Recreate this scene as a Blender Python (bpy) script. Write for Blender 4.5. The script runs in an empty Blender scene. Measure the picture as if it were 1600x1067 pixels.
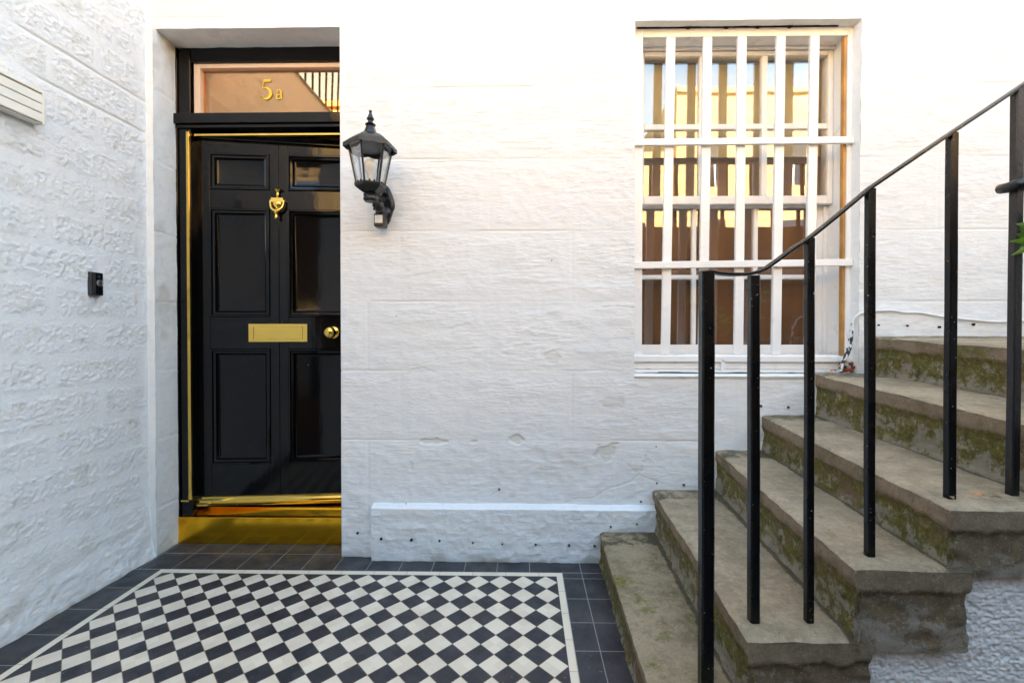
import bpy, bmesh, math, random
import numpy as np
from mathutils import Vector, Matrix

# ------------------------------------------------------------------ scene, camera, light
S = bpy.context.scene
C = S.collection
R = math.radians
random.seed(4)
RNG = np.random.RandomState(11)

# the 16 mm view was solved from the floor tile lattice, lintel, sill and door jamb
FPX, CAMZ = 711.5, 1.15
CU, CV = 805.7, 525.7                     # optical centre in the 1600 x 1067 picture
cam_d = bpy.data.cameras.new('camera')
cam = bpy.data.objects.new('camera', cam_d)
C.objects.link(cam)
cam.location = (0, 0, CAMZ)
MROT = Matrix.Rotation(.01702, 3, 'Z') @ Matrix.Rotation(math.pi/2-.01124, 3, 'X') @ Matrix.Rotation(.00043, 3, 'Z')
cam.rotation_euler = MROT.to_euler()
cam_d.sensor_width = 36
cam_d.lens = FPX/1600*36
cam_d.shift_x = -(CU-800)/1600
cam_d.shift_y = (CV-533.5)/1600
cam_d.clip_start = 0.02
cam_d.clip_end = 400
S.camera = cam

SUN_EL, SUN_AZ = R(36), R(14)
W = bpy.data.worlds.new('World'); S.world = W; W.use_nodes = True
wn = W.node_tree.nodes; wl = W.node_tree.links
sky = wn.new('ShaderNodeTexSky'); sky.sky_type = 'NISHITA'; sky.sun_disc = False
sky.sun_elevation = SUN_EL; sky.sun_rotation = SUN_AZ
sky.air_density = 1.0; sky.dust_density = 1.6; sky.ozone_density = 1.0
bg = wn['Background']; bg.inputs['Strength'].default_value = 0.15
hs = wn.new('ShaderNodeHueSaturation'); hs.inputs['Saturation'].default_value = .72; hs.inputs['Hue'].default_value = .478
wl.new(sky.outputs[0], hs.inputs['Color']); wl.new(hs.outputs[0], bg.inputs[0])
sd = bpy.data.lights.new('sun', 'SUN'); sd.energy = 4.4; sd.angle = R(0.5); sd.color = (1.0, .87, .68)
so = bpy.data.objects.new('sun', sd); C.objects.link(so)
sdir = Vector((math.sin(SUN_AZ)*math.cos(SUN_EL), math.cos(SUN_AZ)*math.cos(SUN_EL), math.sin(SUN_EL)))
so.rotation_euler = sdir.to_track_quat('Z', 'Y').to_euler()
so.location = (0, 20, 20)
S.view_settings.view_transform = 'Standard'
S.view_settings.look = 'None'
S.view_settings.exposure = 3.0
S.view_settings.gamma = 1
S.cycles.use_denoising = True
S.cycles.denoising_prefilter = 'ACCURATE'
S.cycles.denoising_input_passes = 'RGB_ALBEDO_NORMAL'
S.cycles.max_bounces = 10
S.cycles.diffuse_bounces = 6
S.cycles.glossy_bounces = 5
S.cycles.transparent_max_bounces = 12
S.cycles.sample_clamp_indirect = 8

# ------------------------------------------------------------------ picture measurements -> metres
def ray(u, v):
    return MROT @ Vector(((u-CU)/FPX, (CV-v)/FPX, -1))
def onY(u, v, Y):
    d = ray(u, v); t = Y/d.y
    return Vector((d.x*t, Y, CAMZ+d.z*t))
def onZ(u, v, z):
    d = ray(u, v); t = (z-CAMZ)/d.z
    return Vector((d.x*t, d.y*t, z))
def onX(u, v, X):
    d = ray(u, v); t = X/d.x
    return Vector((X, d.y*t, CAMZ+d.z*t))

# ------------------------------------------------------------------ noise
LAT = RNG.rand(64, 64, 64).astype(np.float32)
def vnoise(p):
    p = np.asarray(p, dtype=np.float64)
    i = np.floor(p).astype(int); f = p-i; f = f*f*(3-2*f)
    r = 0
    for dx in (0, 1):
        wx = f[..., 0] if dx else 1-f[..., 0]
        for dy in (0, 1):
            wy = f[..., 1] if dy else 1-f[..., 1]
            for dz in (0, 1):
                wz = f[..., 2] if dz else 1-f[..., 2]
                r = r + wx*wy*wz*LAT[(i[..., 0]+dx) & 63, (i[..., 1]+dy) & 63, (i[..., 2]+dz) & 63]
    return r*2-1
def fbm(p, s, octv=4, off=0.0, gain=.5):
    p = np.asarray(p, dtype=np.float64)*np.asarray(s)+off
    a, r, t = 1.0, 0, 0
    for k in range(octv):
        r = r + a*vnoise(p*(2.03**k)+17.3*k); t += a; a *= gain
    return r/t
def ridged(p, s, octv=4, off=0.0):
    p = np.asarray(p, dtype=np.float64)*np.asarray(s)+off
    a, r, t = 1.0, 0, 0
    for k in range(octv):
        r = r + a*(1-2*np.abs(vnoise(p*(2.1**k)+9.1*k))); t += a; a *= .5
    return r/t
def sstep(a, b, x):
    t = np.clip((x-a)/(b-a), 0, 1); return t*t*(3-2*t)

# ------------------------------------------------------------------ object helpers
def tag(o, label=None, cat=None, group=None, kind=None):
    if label: o['label'] = label
    if cat: o['category'] = cat
    if group: o['group'] = group
    if kind: o['kind'] = kind
    return o
def empty(name, loc, label, cat, group=None):
    o = bpy.data.objects.new(name, None); C.objects.link(o); o.location = loc
    o.empty_display_size = .1
    o['__w'] = 0
    del o['__w']
    return tag(o, label, cat, group)
def world_of(o):
    m = Matrix.Identity(4)
    while o is not None:
        m = Matrix.LocRotScale(o.location, o.rotation_euler, o.scale) @ m
        o = o.parent
    return m
def link(name, me, mats, parent=None, smooth=None, bevel=None):
    """mesh given in world coordinates; re-expressed in its parent's space"""
    o = bpy.data.objects.new(name, me); C.objects.link(o)
    if not isinstance(mats, (list, tuple)): mats = [mats]
    for m in mats: me.materials.append(m)
    if parent is not None:
        o.parent = parent
        me.transform(world_of(parent).inverted())
    if smooth is not None:
        me.shade_smooth()
        if smooth < 180:
            me.set_sharp_from_angle(angle=R(smooth))
    if bevel:
        b = o.modifiers.new('bevel', 'BEVEL'); b.width = bevel; b.segments = 2
        b.limit_method = 'ANGLE'; b.angle_limit = R(35)
    return o

class MB:
    def __init__(s): s.v = []; s.f = []; s.m = []
    def add(s, vs, fs, mi=0):
        n = len(s.v); s.v += [tuple(x) for x in vs]
        s.f += [tuple(i+n for i in f) for f in fs]; s.m += [mi]*len(fs)
        return s
    def box(s, a, b, mi=0, M=None):
        x0, y0, z0 = a; x1, y1, z1 = b
        vs = [(x0,y0,z0),(x1,y0,z0),(x1,y1,z0),(x0,y1,z0),(x0,y0,z1),(x1,y0,z1),(x1,y1,z1),(x0,y1,z1)]
        if M is not None: vs = [M @ Vector(p) for p in vs]
        return s.add(vs, [(0,3,2,1),(4,5,6,7),(0,1,5,4),(1,2,6,5),(2,3,7,6),(3,0,4,7)], mi)
    def hexa(s, vs, mi=0):
        return s.add(vs, [(0,3,2,1),(4,5,6,7),(0,1,5,4),(1,2,6,5),(2,3,7,6),(3,0,4,7)], mi)
    def beam(s, p, q, w, d, up=(0,0,1), mi=0, w2=None, d2=None):
        p = Vector(p); q = Vector(q); t = (q-p).normalized()
        a = t.cross(Vector(up))
        if a.length < 1e-5: a = t.cross(Vector((0,1,0)))
        a.normalize(); b = a.cross(t).normalized()
        w2 = w if w2 is None else w2; d2 = d if d2 is None else d2
        vs = [p-a*w/2-b*d/2, p+a*w/2-b*d/2, p+a*w/2+b*d/2, p-a*w/2+b*d/2,
              q-a*w2/2-b*d2/2, q+a*w2/2-b*d2/2, q+a*w2/2+b*d2/2, q-a*w2/2+b*d2/2]
        return s.add(vs, [(0,3,2,1),(4,5,6,7),(0,1,5,4),(1,2,6,5),(2,3,7,6),(3,0,4,7)], mi)
    def lathe(s, prof, c, n=24, axis='z', M=None, mi=0, a0=0, cap=True):
        vs = []; fs = []
        for (r, h) in prof:
            for k in range(n):
                t = a0+2*math.pi*k/n
                p = (r*math.cos(t), r*math.sin(t), h)
                if axis == 'y': p = (p[0], -p[2], p[1])      # height runs towards -Y
                p = Vector(p)
                if M is not None: p = M @ p
                vs.append(p+Vector(c))
        for j in range(len(prof)-1):
            for k in range(n):
                k2 = (k+1) % n
                fs.append((j*n+k, j*n+k2, (j+1)*n+k2, (j+1)*n+k))
        if cap:
            fs.append(tuple(reversed(range(n)))); fs.append(tuple((len(prof)-1)*n+k for k in range(n)))
        return s.add(vs, fs, mi)
    def tube(s, pts, rad, n=8, mi=0, flat=1.0):
        pts = [Vector(p) for p in pts]; vs = []; fs = []
        if not isinstance(rad, (list, tuple)): rad = [rad]*len(pts)
        for i, p in enumerate(pts):
            t = (pts[min(i+1, len(pts)-1)]-pts[max(i-1, 0)]).normalized()
            a = t.cross(Vector((0,0,1)))
            if a.length < .1: a = t.cross(Vector((0,1,0)))
            a.normalize(); b = a.cross(t)
            for k in range(n):
                an = 2*math.pi*k/n
                vs.append(p+a*math.cos(an)*rad[i]+b*math.sin(an)*rad[i]*flat)
        for i in range(len(pts)-1):
            for k in range(n):
                k2 = (k+1) % n
                fs.append((i*n+k, i*n+k2, (i+1)*n+k2, (i+1)*n+k))
        fs.append(tuple(reversed(range(n)))); fs.append(tuple((len(pts)-1)*n+k for k in range(n)))
        return s.add(vs, fs, mi)
    def build(s, name, mats, parent=None, smooth=None, bevel=None):
        me = bpy.data.meshes.new(name); me.from_pydata(s.v, [], s.f)
        for p, i in zip(me.polygons, s.m): p.material_index = i
        bm = bmesh.new(); bm.from_mesh(me); bmesh.ops.recalc_face_normals(bm, faces=bm.faces)
        bm.to_mesh(me); bm.free()
        return link(name, me, mats, parent, smooth, bevel)

class Grid:
    """numpy patches joined into one mesh, with a per-vertex float attribute"""
    def __init__(s): s.P = []; s.Q = []; s.A = []; s.MI = []; s.B = []; s.n = 0
    def patch(s, P, attr=None, mi=0, flip=False, keep=None, rough=None):
        nu, nv = P.shape[:2]
        idx = np.arange(nu*nv).reshape(nu, nv)+s.n
        q = np.stack([idx[:-1, :-1], idx[1:, :-1], idx[1:, 1:], idx[:-1, 1:]], -1)
        if keep is not None: q = q[keep]
        q = q.reshape(-1, 4)
        if flip: q = q[:, ::-1]
        s.P.append(P.reshape(-1, 3)); s.Q.append(q); s.MI.append(np.full(len(q), mi))
        s.B.append(np.full(nu*nv, .5) if rough is None else np.asarray(rough).reshape(-1))
        s.A.append(np.zeros(nu*nv) if attr is None else np.asarray(attr).reshape(-1)); s.n += nu*nv
        return s
    def build(s, name, mats, parent=None, smooth=True):
        P = np.concatenate(s.P); Q = np.concatenate(s.Q); A = np.concatenate(s.A); MI = np.concatenate(s.MI)
        used = np.zeros(len(P), bool); used[Q.ravel()] = True
        remap = np.cumsum(used)-1; Bt = np.concatenate(s.B)[used]; P = P[used]; A = A[used]; Q = remap[Q]
        me = bpy.data.meshes.new(name)
        me.vertices.add(len(P)); me.vertices.foreach_set('co', P.astype(np.float32).ravel())
        me.loops.add(Q.size); me.loops.foreach_set('vertex_index', Q.ravel().astype(np.int32))
        me.polygons.add(len(Q)); me.polygons.foreach_set('loop_start', np.arange(0, Q.size, 4, dtype=np.int32))
        me.polygons.foreach_set('material_index', MI.astype(np.int32))
        me.update(calc_edges=True)
        at = me.attributes.new('h', 'FLOAT', 'POINT'); at.data.foreach_set('value', A.astype(np.float32))
        at = me.attributes.new('r', 'FLOAT', 'POINT'); at.data.foreach_set('value', Bt.astype(np.float32))
        if smooth: me.polygons.foreach_set('use_smooth', np.ones(len(Q), bool))
        me.validate()
        return link(name, me, mats, parent)
def lerp2(a, b, c, d, nu, nv):
    """bilinear sheet: a->b along u, a->d along v"""
    a, b, c, d = [np.array(x, float) for x in (a, b, c, d)]
    u = np.linspace(0, 1, nu)[:, None, None]; v = np.linspace(0, 1, nv)[None, :, None]
    return a*(1-u)*(1-v)+b*u*(1-v)+c*u*v+d*(1-u)*v

# ------------------------------------------------------------------ materials
class NT:
    def __init__(s, name):
        s.m = bpy.data.materials.new(name); s.m.use_nodes = True
        s.n = s.m.node_tree.nodes; s.l = s.m.node_tree.links
        s.b = s.n['Principled BSDF']; s.out = s.n['Material Output']
    def new(s, t, **kw):
        n = s.n.new(t)
        for k, v in kw.items(): setattr(n, k, v)
        return n
    def put(s, sock, v):
        if isinstance(v, bpy.types.NodeSocket): s.l.new(v, sock)
        elif isinstance(v, (tuple, list)) and len(v) == 3 and sock.type == 'RGBA': sock.default_value = (*v, 1)
        else: sock.default_value = v
    def math(s, op, a, b=0.0, c=0.0, clamp=False):
        n = s.new('ShaderNodeMath', operation=op); n.use_clamp = clamp
        s.put(n.inputs[0], a); s.put(n.inputs[1], b); s.put(n.inputs[2], c); return n.outputs[0]
    def mix(s, f, a, b):
        n = s.new('ShaderNodeMix', data_type='RGBA')
        s.put(n.inputs[0], f); s.put(n.inputs[6], a); s.put(n.inputs[7], b); return n.outputs[2]
    def coord(s, scale=(1,1,1), loc=(0,0,0), rot=(0,0,0), kind='Object'):
        t = s.new('ShaderNodeTexCoord'); m = s.new('ShaderNodeMapping')
        m.inputs['Scale'].default_value = scale; m.inputs['Location'].default_value = loc
        m.inputs['Rotation'].default_value = rot
        s.l.new(t.outputs[kind], m.inputs[0]); return m.outputs[0]
    def noise(s, vec, scale, detail=4, rough=.55, dist=0):
        n = s.new('ShaderNodeTexNoise'); s.l.new(vec, n.inputs['Vector'])
        n.inputs['Scale'].default_value = scale; n.inputs['Detail'].default_value = detail
        n.inputs['Roughness'].default_value = rough; n.inputs['Distortion'].default_value = dist
        return n.outputs[0]
    def ramp(s, fac, stops):
        n = s.new('ShaderNodeValToRGB'); s.l.new(fac, n.inputs[0]); e = n.color_ramp.elements
        while len(e) < len(stops): e.new(.5)
        for x, (p, c) in zip(e, stops):
            x.position = p; x.color = (*c, 1) if len(c) == 3 else c
        return n.outputs[0]
    def rng(s, v, a, b, c=0.0, d=1.0):
        n = s.new('ShaderNodeMapRange', interpolation_type='SMOOTHSTEP')
        s.put(n.inputs[0], v); n.inputs[1].default_value = a; n.inputs[2].default_value = b
        n.inputs[3].default_value = c; n.inputs[4].default_value = d; return n.outputs[0]
    def bump(s, h, strength=.5, dist=.01, normal=None):
        n = s.new('ShaderNodeBump'); n.inputs['Strength'].default_value = strength
        n.inputs['Distance'].default_value = dist; s.l.new(h, n.inputs['Height'])
        if normal is not None: s.l.new(normal, n.inputs['Normal'])
        return n.outputs[0]
    def set(s, **kw):
        for k, v in kw.items():
            s.put(s.b.inputs[k.replace('_', ' ')], v)
        return s.m

def simple(name, col, rough=.5, metal=0.0, bump=0, bscale=60, spec=.5, coat=0, var=0):
    t = NT(name); v = t.coord()
    c = col
    if var:
        nz = t.noise(v, 9, 5)
        c = t.mix(t.rng(nz, .3, .7), tuple(x*(1-var) for x in col), tuple(min(1, x*(1+var)) for x in col))
    t.set(Base_Color=c, Roughness=rough, Metallic=metal, Specular_IOR_Level=spec, Coat_Weight=coat)
    if bump: t.set(Normal=t.bump(t.noise(v, bscale, 4), bump, .002))
    return t.m

def wall_paint(name, stretch, base=(.80, .82, .83), fr=30, amt=.4, rmin=.3):
    t = NT(name); v = t.coord()
    big = t.noise(v, 1.3, 5); fine = t.noise(v, 22, 5)
    c = t.mix(t.rng(big, .35, .7), base, tuple(x*.955 for x in base))
    c = t.mix(t.math('MULTIPLY', t.rng(fine, .58, .72), .35), c, (.70, .69, .64))
    # yellowed, grimy patches with ragged outlines, strongest in the deepest hollows (attribute h)
    at = t.new('ShaderNodeAttribute', attribute_name='h')
    c = t.mix(t.math('MULTIPLY', at.outputs['Fac'], .85, clamp=True), c, (.50, .475, .36))
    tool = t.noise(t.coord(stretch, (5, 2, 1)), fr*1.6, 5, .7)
    c = t.mix(t.math('MULTIPLY', t.rng(tool, .50, .66), .10), c, (.45, .44, .41))  # relief shade of the tooling put into the colour as darker streaks
    spk = t.noise(v, 75, 2)
    c = t.mix(t.math('MULTIPLY', t.rng(spk, .735, .77), .5), c, (.30, .27, .22))
    rr = t.new('ShaderNodeAttribute', attribute_name='r').outputs['Fac']
    v2 = t.coord(stretch)
    b1 = t.noise(v2, fr, 7, .66, .2); b2 = t.noise(v, 120, 4, .7); b3 = t.noise(t.coord(stretch, (3, 1, 7)), fr*2.3, 5, .7)
    crisp = t.math('ADD', t.rng(b1, .40, .60), t.math('MULTIPLY', t.rng(b3, .38, .62), .5))
    hgt = t.math('MULTIPLY', crisp, t.math('ADD', t.math('MULTIPLY', rr, 1-rmin), rmin))
    n = t.bump(hgt, amt, .006); n = t.bump(b2, .28, .0025, n)
    t.set(Base_Color=c, Roughness=.55, Specular_IOR_Level=.3, Normal=n)
    return t.m
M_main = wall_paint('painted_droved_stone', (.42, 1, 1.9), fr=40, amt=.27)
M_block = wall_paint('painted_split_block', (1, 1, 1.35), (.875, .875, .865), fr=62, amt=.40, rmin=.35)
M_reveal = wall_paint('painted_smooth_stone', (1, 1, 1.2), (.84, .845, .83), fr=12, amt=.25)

def trim_paint():
    t = NT('white_gloss_paint'); v = t.coord()
    c = t.mix(t.rng(t.noise(v, 4, 5), .4, .75), (.87, .87, .865), (.82, .82, .81))
    c = t.mix(t.math('MULTIPLY', t.rng(t.noise(v, 90, 3), .70, .76), .6), c, (.55, .50, .42))
    t.set(Base_Color=c, Roughness=t.rng(t.noise(v, 12), .3, .7, .25, .42), Normal=t.bump(t.noise(t.coord((6, 6, .7)), 14, 4), .12, .003))
    return t.m
M_trim = trim_paint()
M_wood = simple('bare_varnished_timber', (.50, .26, .07), .45, bump=.2, var=.25)

def black_gloss(name, rough, wav=.1, thr=.78):
    t = NT(name); v = t.coord()
    n = t.bump(t.noise(t.coord((1, 1, .35)), 9, 3), wav, .012)
    n = t.bump(t.noise(v, 260, 2), .12, .0006, n)
    c = t.mix(t.math('MULTIPLY', t.rng(t.noise(v, 110, 2), thr, thr+.02), .8), (.003, .0028, .003), (.45, .42, .38))
    t.set(Base_Color=c, Roughness=t.rng(t.noise(v, 7, 4), .3, .7, rough, rough*1.8), Specular_IOR_Level=.33, Normal=n,
          Coat_Weight=0.0)
    return t.m
M_door = black_gloss('black_gloss_door_paint', .05)
M_iron = black_gloss('black_railing_paint', .18, .3, .72)

def iron_rough():
    t = NT('rough_painted_iron'); v = t.coord()
    n = t.bump(t.noise(v, 70, 4, .7), .55, .004)
    t.set(Base_Color=(.006, .006, .008), Roughness=.28, Normal=n, Coat_Weight=.1)
    return t.m
M_ironr = iron_rough()
M_lamp = simple('black_cast_aluminium', (.005, .0048, .0048), .32, bump=.3, bscale=120)

def brass(name, rough, stain=True):
    t = NT(name); v = t.coord()
    nz = t.noise(t.coord((1, 1, 2.5)), 3.2, 4, .5, .4)
    col = t.ramp(nz, [(.30, (.55, .22, .01)), (.44, (.98, .50, .022)), (.70, (1.0, .60, .045))]) if stain else (.84, .57, .13)
    t.set(Base_Color=col, Metallic=1.0, Roughness=t.rng(nz, .35, .7, rough*1.7, rough) if stain else rough,
          Normal=t.bump(t.noise(v, 7, 2), .10 if stain else .03, .008))
    return t.m
M_brass = brass('polished_brass', .07, False)
M_brass_old = brass('worn_brass_sheet', .14, True)

def glass(name, refl, tint=(1, 1, 1), trans=(.965, .97, .96), fres=1.2):
    t = NT(name)
    tr = t.new('ShaderNodeBsdfTransparent'); tr.inputs[0].default_value = (*trans, 1)
    g = t.new('ShaderNodeBsdfGlossy'); g.inputs['Roughness'].default_value = .012; g.inputs[0].default_value = (*tint, 1)
    t.l.new(t.bump(t.noise(t.coord((1, 1, 1)), 2.2, 1), .06, .02), g.inputs['Normal'])
    fr = t.new('ShaderNodeFresnel'); fr.inputs[0].default_value = 1.5
    f = t.math('ADD', t.math('MULTIPLY', fr.outputs[0], fres), refl, clamp=True)
    mx = t.new('ShaderNodeMixShader'); t.l.new(f, mx.inputs[0]); t.l.new(tr.outputs[0], mx.inputs[1]); t.l.new(g.outputs[0], mx.inputs[2])
    t.l.new(mx.outputs[0], t.out.inputs[0])
    return t.m
M_glass = glass('window_glass', .07)
M_glass_f = glass('fanlight_glass', .26, (1, .62, .33))  # orange tint puts the warm glow of the reflection into the glass colour
M_glass_l = glass('lantern_glass', 0, trans=(.985, .985, .985), fres=.45)

def stone(name, pale, brown, moss, mossiness, nose=.055):
    """h = metres below the tread for risers; on treads h is 0"""
    t = NT(name); v = t.coord()
    at = t.new('ShaderNodeAttribute', attribute_name='h').outputs['Fac']
    n1 = t.noise(v, 5, 12, .72); n2 = t.noise(v, 19, 10, .74); n3 = t.noise(t.coord((1, 1, .5), (3, 1, 2)), 9, 12, .75)
    c = t.mix(t.rng(n1, .38, .62), pale, tuple(x*.62 for x in pale))
    c = t.mix(t.rng(n2, .50, .75), c, brown)
    c = t.mix(t.math('MULTIPLY', t.rng(n3, .60, .72), .75), c, tuple(min(1, x*1.45) for x in pale))
    # below the nosing the bedding is browner, with moss and algae in ragged patches and pale lime bloom
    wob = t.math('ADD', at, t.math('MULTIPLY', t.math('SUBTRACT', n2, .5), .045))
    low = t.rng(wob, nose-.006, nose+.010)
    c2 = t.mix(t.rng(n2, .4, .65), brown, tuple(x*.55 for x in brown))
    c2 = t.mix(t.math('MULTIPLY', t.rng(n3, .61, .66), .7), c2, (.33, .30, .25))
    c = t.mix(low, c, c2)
    mo = t.mix(t.rng(t.noise(v, 60, 4, .7), .35, .65), tuple(x*.45 for x in moss), moss)
    mm = t.math('ADD', t.math('MULTIPLY', t.math('ADD', n1, n3), .5), t.math('MULTIPLY', low, .10 if mossiness > .2 else .05))
    m = t.rng(mm, .60-mossiness*.25, .70-mossiness*.25)
    c = t.mix(t.math('MULTIPLY', m, .88), c, mo)
    gr = t.noise(v, 70, 6, .8)
    c = t.mix(t.math('MULTIPLY', t.rng(gr, .42, .62), .35), c, tuple(x*.45 for x in pale))
    c = t.mix(t.math('MULTIPLY', t.rng(t.noise(t.coord((1, 1, 1), (9, 9, 9)), 45, 6, .8), .52, .66), .35), c, tuple(min(1, x*1.5) for x in pale))
    # lime bloom creeping up from the foot of the risers, soil caught at the back of the treads (h < 0)
    bl = t.math('ADD', t.math('MULTIPLY', at, 1.1), t.math('MULTIPLY', n2, .9))
    c = t.mix(t.math('MULTIPLY', t.rng(bl, .58, .66), t.math('MULTIPLY', low, .75)), c, (.30, .265, .215))
    soil = t.math('ADD', t.math('MULTIPLY', at, -1), t.math('MULTIPLY', t.math('SUBTRACT', n2, .5), 1.6))
    c = t.mix(t.math('MULTIPLY', t.rng(soil, .35, .65), .8), c, (.055, .048, .025))
    spk = t.noise(v, 140, 2)
    c = t.mix(t.math('MULTIPLY', t.rng(spk, .66, .72), .6), c, (.48, .43, .34))
    c = t.mix(t.math('MULTIPLY', t.rng(t.noise(v, 95, 2), .70, .74), .7), c, (.03, .025, .02))
    n = t.bump(n2, .55, .010); n = t.bump(t.noise(v, 110, 5, .75), .7, .004, n)
    t.set(Base_Color=c, Roughness=.85, Specular_IOR_Level=.25, Normal=n)
    return t.m
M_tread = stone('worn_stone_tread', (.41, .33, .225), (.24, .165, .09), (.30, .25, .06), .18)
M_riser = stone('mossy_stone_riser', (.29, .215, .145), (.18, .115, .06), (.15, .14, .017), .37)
M_end = stone('rough_stone_end', (.29, .225, .145), (.20, .145, .085), (.12, .105, .03), .10)
M_step1 = stone('mossy_lowest_step', (.36, .29, .19), (.18, .13, .07), (.19, .18, .03), .42)

def harl():
    t = NT('white_harled_render'); v = t.coord()
    vo = t.new('ShaderNodeTexVoronoi', feature='SMOOTH_F1'); t.l.new(v, vo.inputs['Vector']); vo.inputs['Scale'].default_value = 60
    c = t.mix(t.rng(t.noise(v, 40, 4), .60, .72), (.76, .745, .72), (.50, .48, .44))
    t.set(Base_Color=c, Roughness=.6, Normal=t.bump(t.noise(v, 130, 3), .4, .003))
    return t.m
M_harl = harl()

def tiles():
    p = .10438; x1 = .15676; y1 = 2.1303; FW = 18*p
    t = NT('geometric_floor_tiles'); tc = t.new('ShaderNodeTexCoord')
    sx = t.new('ShaderNodeSeparateXYZ'); t.l.new(tc.outputs['Object'], sx.inputs[0]); X, Y = sx.outputs[0], sx.outputs[1]
    u = t.math('DIVIDE', t.math('SUBTRACT', X, x1), p); v = t.math('DIVIDE', t.math('SUBTRACT', Y, y1), p)
    fu = t.math('ABSOLUTE', t.math('SUBTRACT', t.math('FRACT', t.math('ADD', u, 50)), .5))
    fv = t.math('ABSOLUTE', t.math('SUBTRACT', t.math('FRACT', t.math('ADD', v, 50)), .5))
    d = t.math('SUBTRACT', t.math('ADD', fu, fv), .5)             # <0 inside a pale tile
    g_field = t.math('LESS_THAN', t.math('ABSOLUTE', d), .017)
    pale = t.math('LESS_THAN', d, 0)
    # cell id for tone variation
    cu = t.math('FLOOR', t.math('ADD', t.math('ADD', u, v), 100)); cv = t.math('FLOOR', t.math('ADD', t.math('SUBTRACT', u, v), 100.0))
    cb = t.new('ShaderNodeCombineXYZ'); t.l.new(cu, cb.inputs[0]); t.l.new(cv, cb.inputs[1])
    wn_ = t.new('ShaderNodeTexWhiteNoise'); t.l.new(cb.outputs[0], wn_.inputs['Vector'])
    # field / band / surround masks
    inL = t.math('GREATER_THAN', X, x1-FW); inR = t.math('LESS_THAN', X, x1); inT = t.math('LESS_THAN', Y, y1)
    field = t.math('MULTIPLY', t.math('MULTIPLY', inL, inR), inT)
    bw = .029
    bL = t.math('GREATER_THAN', X, x1-FW-bw); bR = t.math('LESS_THAN', X, x1+bw); bT = t.math('LESS_THAN', Y, y1+bw+.003)
    inb = t.math('MULTIPLY', t.math('MULTIPLY', bL, bR), bT)
    band = t.math('SUBTRACT', inb, field)
    def lines(c, off, per, w):
        f = t.math('FRACT', t.math('ADD', t.math('DIVIDE', t.math('SUBTRACT', c, off), per), 50))
        return t.math('LESS_THAN', t.math('ABSOLUTE', t.math('SUBTRACT', f, .5)), w/per/2)
    # joints run at off + per/2 + k*per
    gx = lines(X, .188-.0785, .1577, .0034)
    gyl = lines(Y, 2.0012-.0793, .1585, .0034); gyb = t.math('LESS_THAN', t.math('ABSOLUTE', t.math('SUBTRACT', Y, 2.3205)), .0018)
    right = t.math('GREATER_THAN', X, .187)
    gxr = t.math('LESS_THAN', t.math('ABSOLUTE', t.math('SUBTRACT', X, .2775)), .0017)
    gyr = lines(Y, 2.1125-.0801, .1603, .0034)
    left = t.math('LESS_THAN', X, x1-FW-bw)
    top = t.math('GREATER_THAN', Y, y1+bw)
    ledge = t.math('LESS_THAN', t.math('ABSOLUTE', t.math('SUBTRACT', X, x1-FW-bw)), .0017)
    edge_t = t.math('LESS_THAN', t.math('ABSOLUTE', t.math('SUBTRACT', Y, y1+bw+.003)), .0017)
    edge_r = t.math('LESS_THAN', t.math('ABSOLUTE', t.math('SUBTRACT', X, x1+bw)), .0017)
    g_top = t.math('MULTIPLY', top, t.math('MAXIMUM', t.math('MULTIPLY', gx, t.math('SUBTRACT', 1, right)), gyb))
    g_left = t.math('MULTIPLY', left, gyl)
    g_right = t.math('MULTIPLY', right, t.math('MAXIMUM', gxr, gyr))
    g_sur = t.math('MAXIMUM', t.math('MAXIMUM', g_top, g_left), t.math('MAXIMUM', g_right, t.math('MAXIMUM', edge_t, t.math('MULTIPLY', edge_r, bT))))
    g_band = t.math('MULTIPLY', band, t.math('MAXIMUM', t.math('MULTIPLY', lines(X, .0744-.0785, .157, .002), t.math('GREATER_THAN', Y, y1)),
                    t.math('MULTIPLY', lines(Y, 2.0088-.0795, .159, .002), t.math('LESS_THAN', Y, y1))))
    ob = t.coord()
    nz = t.noise(ob, 8, 5); nf = t.noise(ob, 70, 4, .7)
    dark = t.mix(t.math('ADD', t.math('MULTIPLY', wn_.outputs[0], .6), t.math('MULTIPLY', nz, .4)), (.022, .022, .027), (.045, .044, .052))
    palec = t.mix(t.math('ADD', t.math('MULTIPLY', wn_.outputs[0], .5), t.math('MULTIPLY', nz, .5)), (.64, .55, .43), (.82, .725, .59))
    sur = t.mix(t.rng(nz, .3, .7), (.026, .026, .031), (.048, .048, .055))
    f1 = t.mix(pale, dark, palec)
    col = t.mix(field, sur, f1)
    col = t.mix(band, col, (.76, .67, .53))
    grout = t.math('MAXIMUM', t.math('MULTIPLY', field, g_field), g_band)
    col = t.mix(t.math('MULTIPLY', grout, .8), col, (.20, .15, .095))
    col = t.mix(t.math('MULTIPLY', g_sur, .75), col, (.36, .34, .31))
    # scuffs, grit and dust
    col = t.mix(t.math('MULTIPLY', t.rng(nf, .62, .72), .5), col, (.42, .38, .33))
    col = t.mix(t.math('MULTIPLY', t.rng(t.noise(ob, 160, 2), .73, .76), .7), col, (.10, .07, .045))
    col = t.mix(t.math('MULTIPLY', t.rng(t.noise(ob, 3.1, 6, .65), .52, .75), .22), col, (.22, .19, .16))
    gr = t.math('MAXIMUM', grout, g_sur)
    h = t.math('SUBTRACT', t.math('ADD', t.math('MULTIPLY', nz, .25), t.math('MULTIPLY', wn_.outputs[0], .15)), gr)
    t.set(Base_Color=col, Roughness=t.rng(t.noise(ob, 14, 5), .3, .7, .34, .6), Specular_IOR_Level=.4, Normal=t.bump(h, .35, .0015))
    return t.m
M_tiles = tiles()

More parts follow.
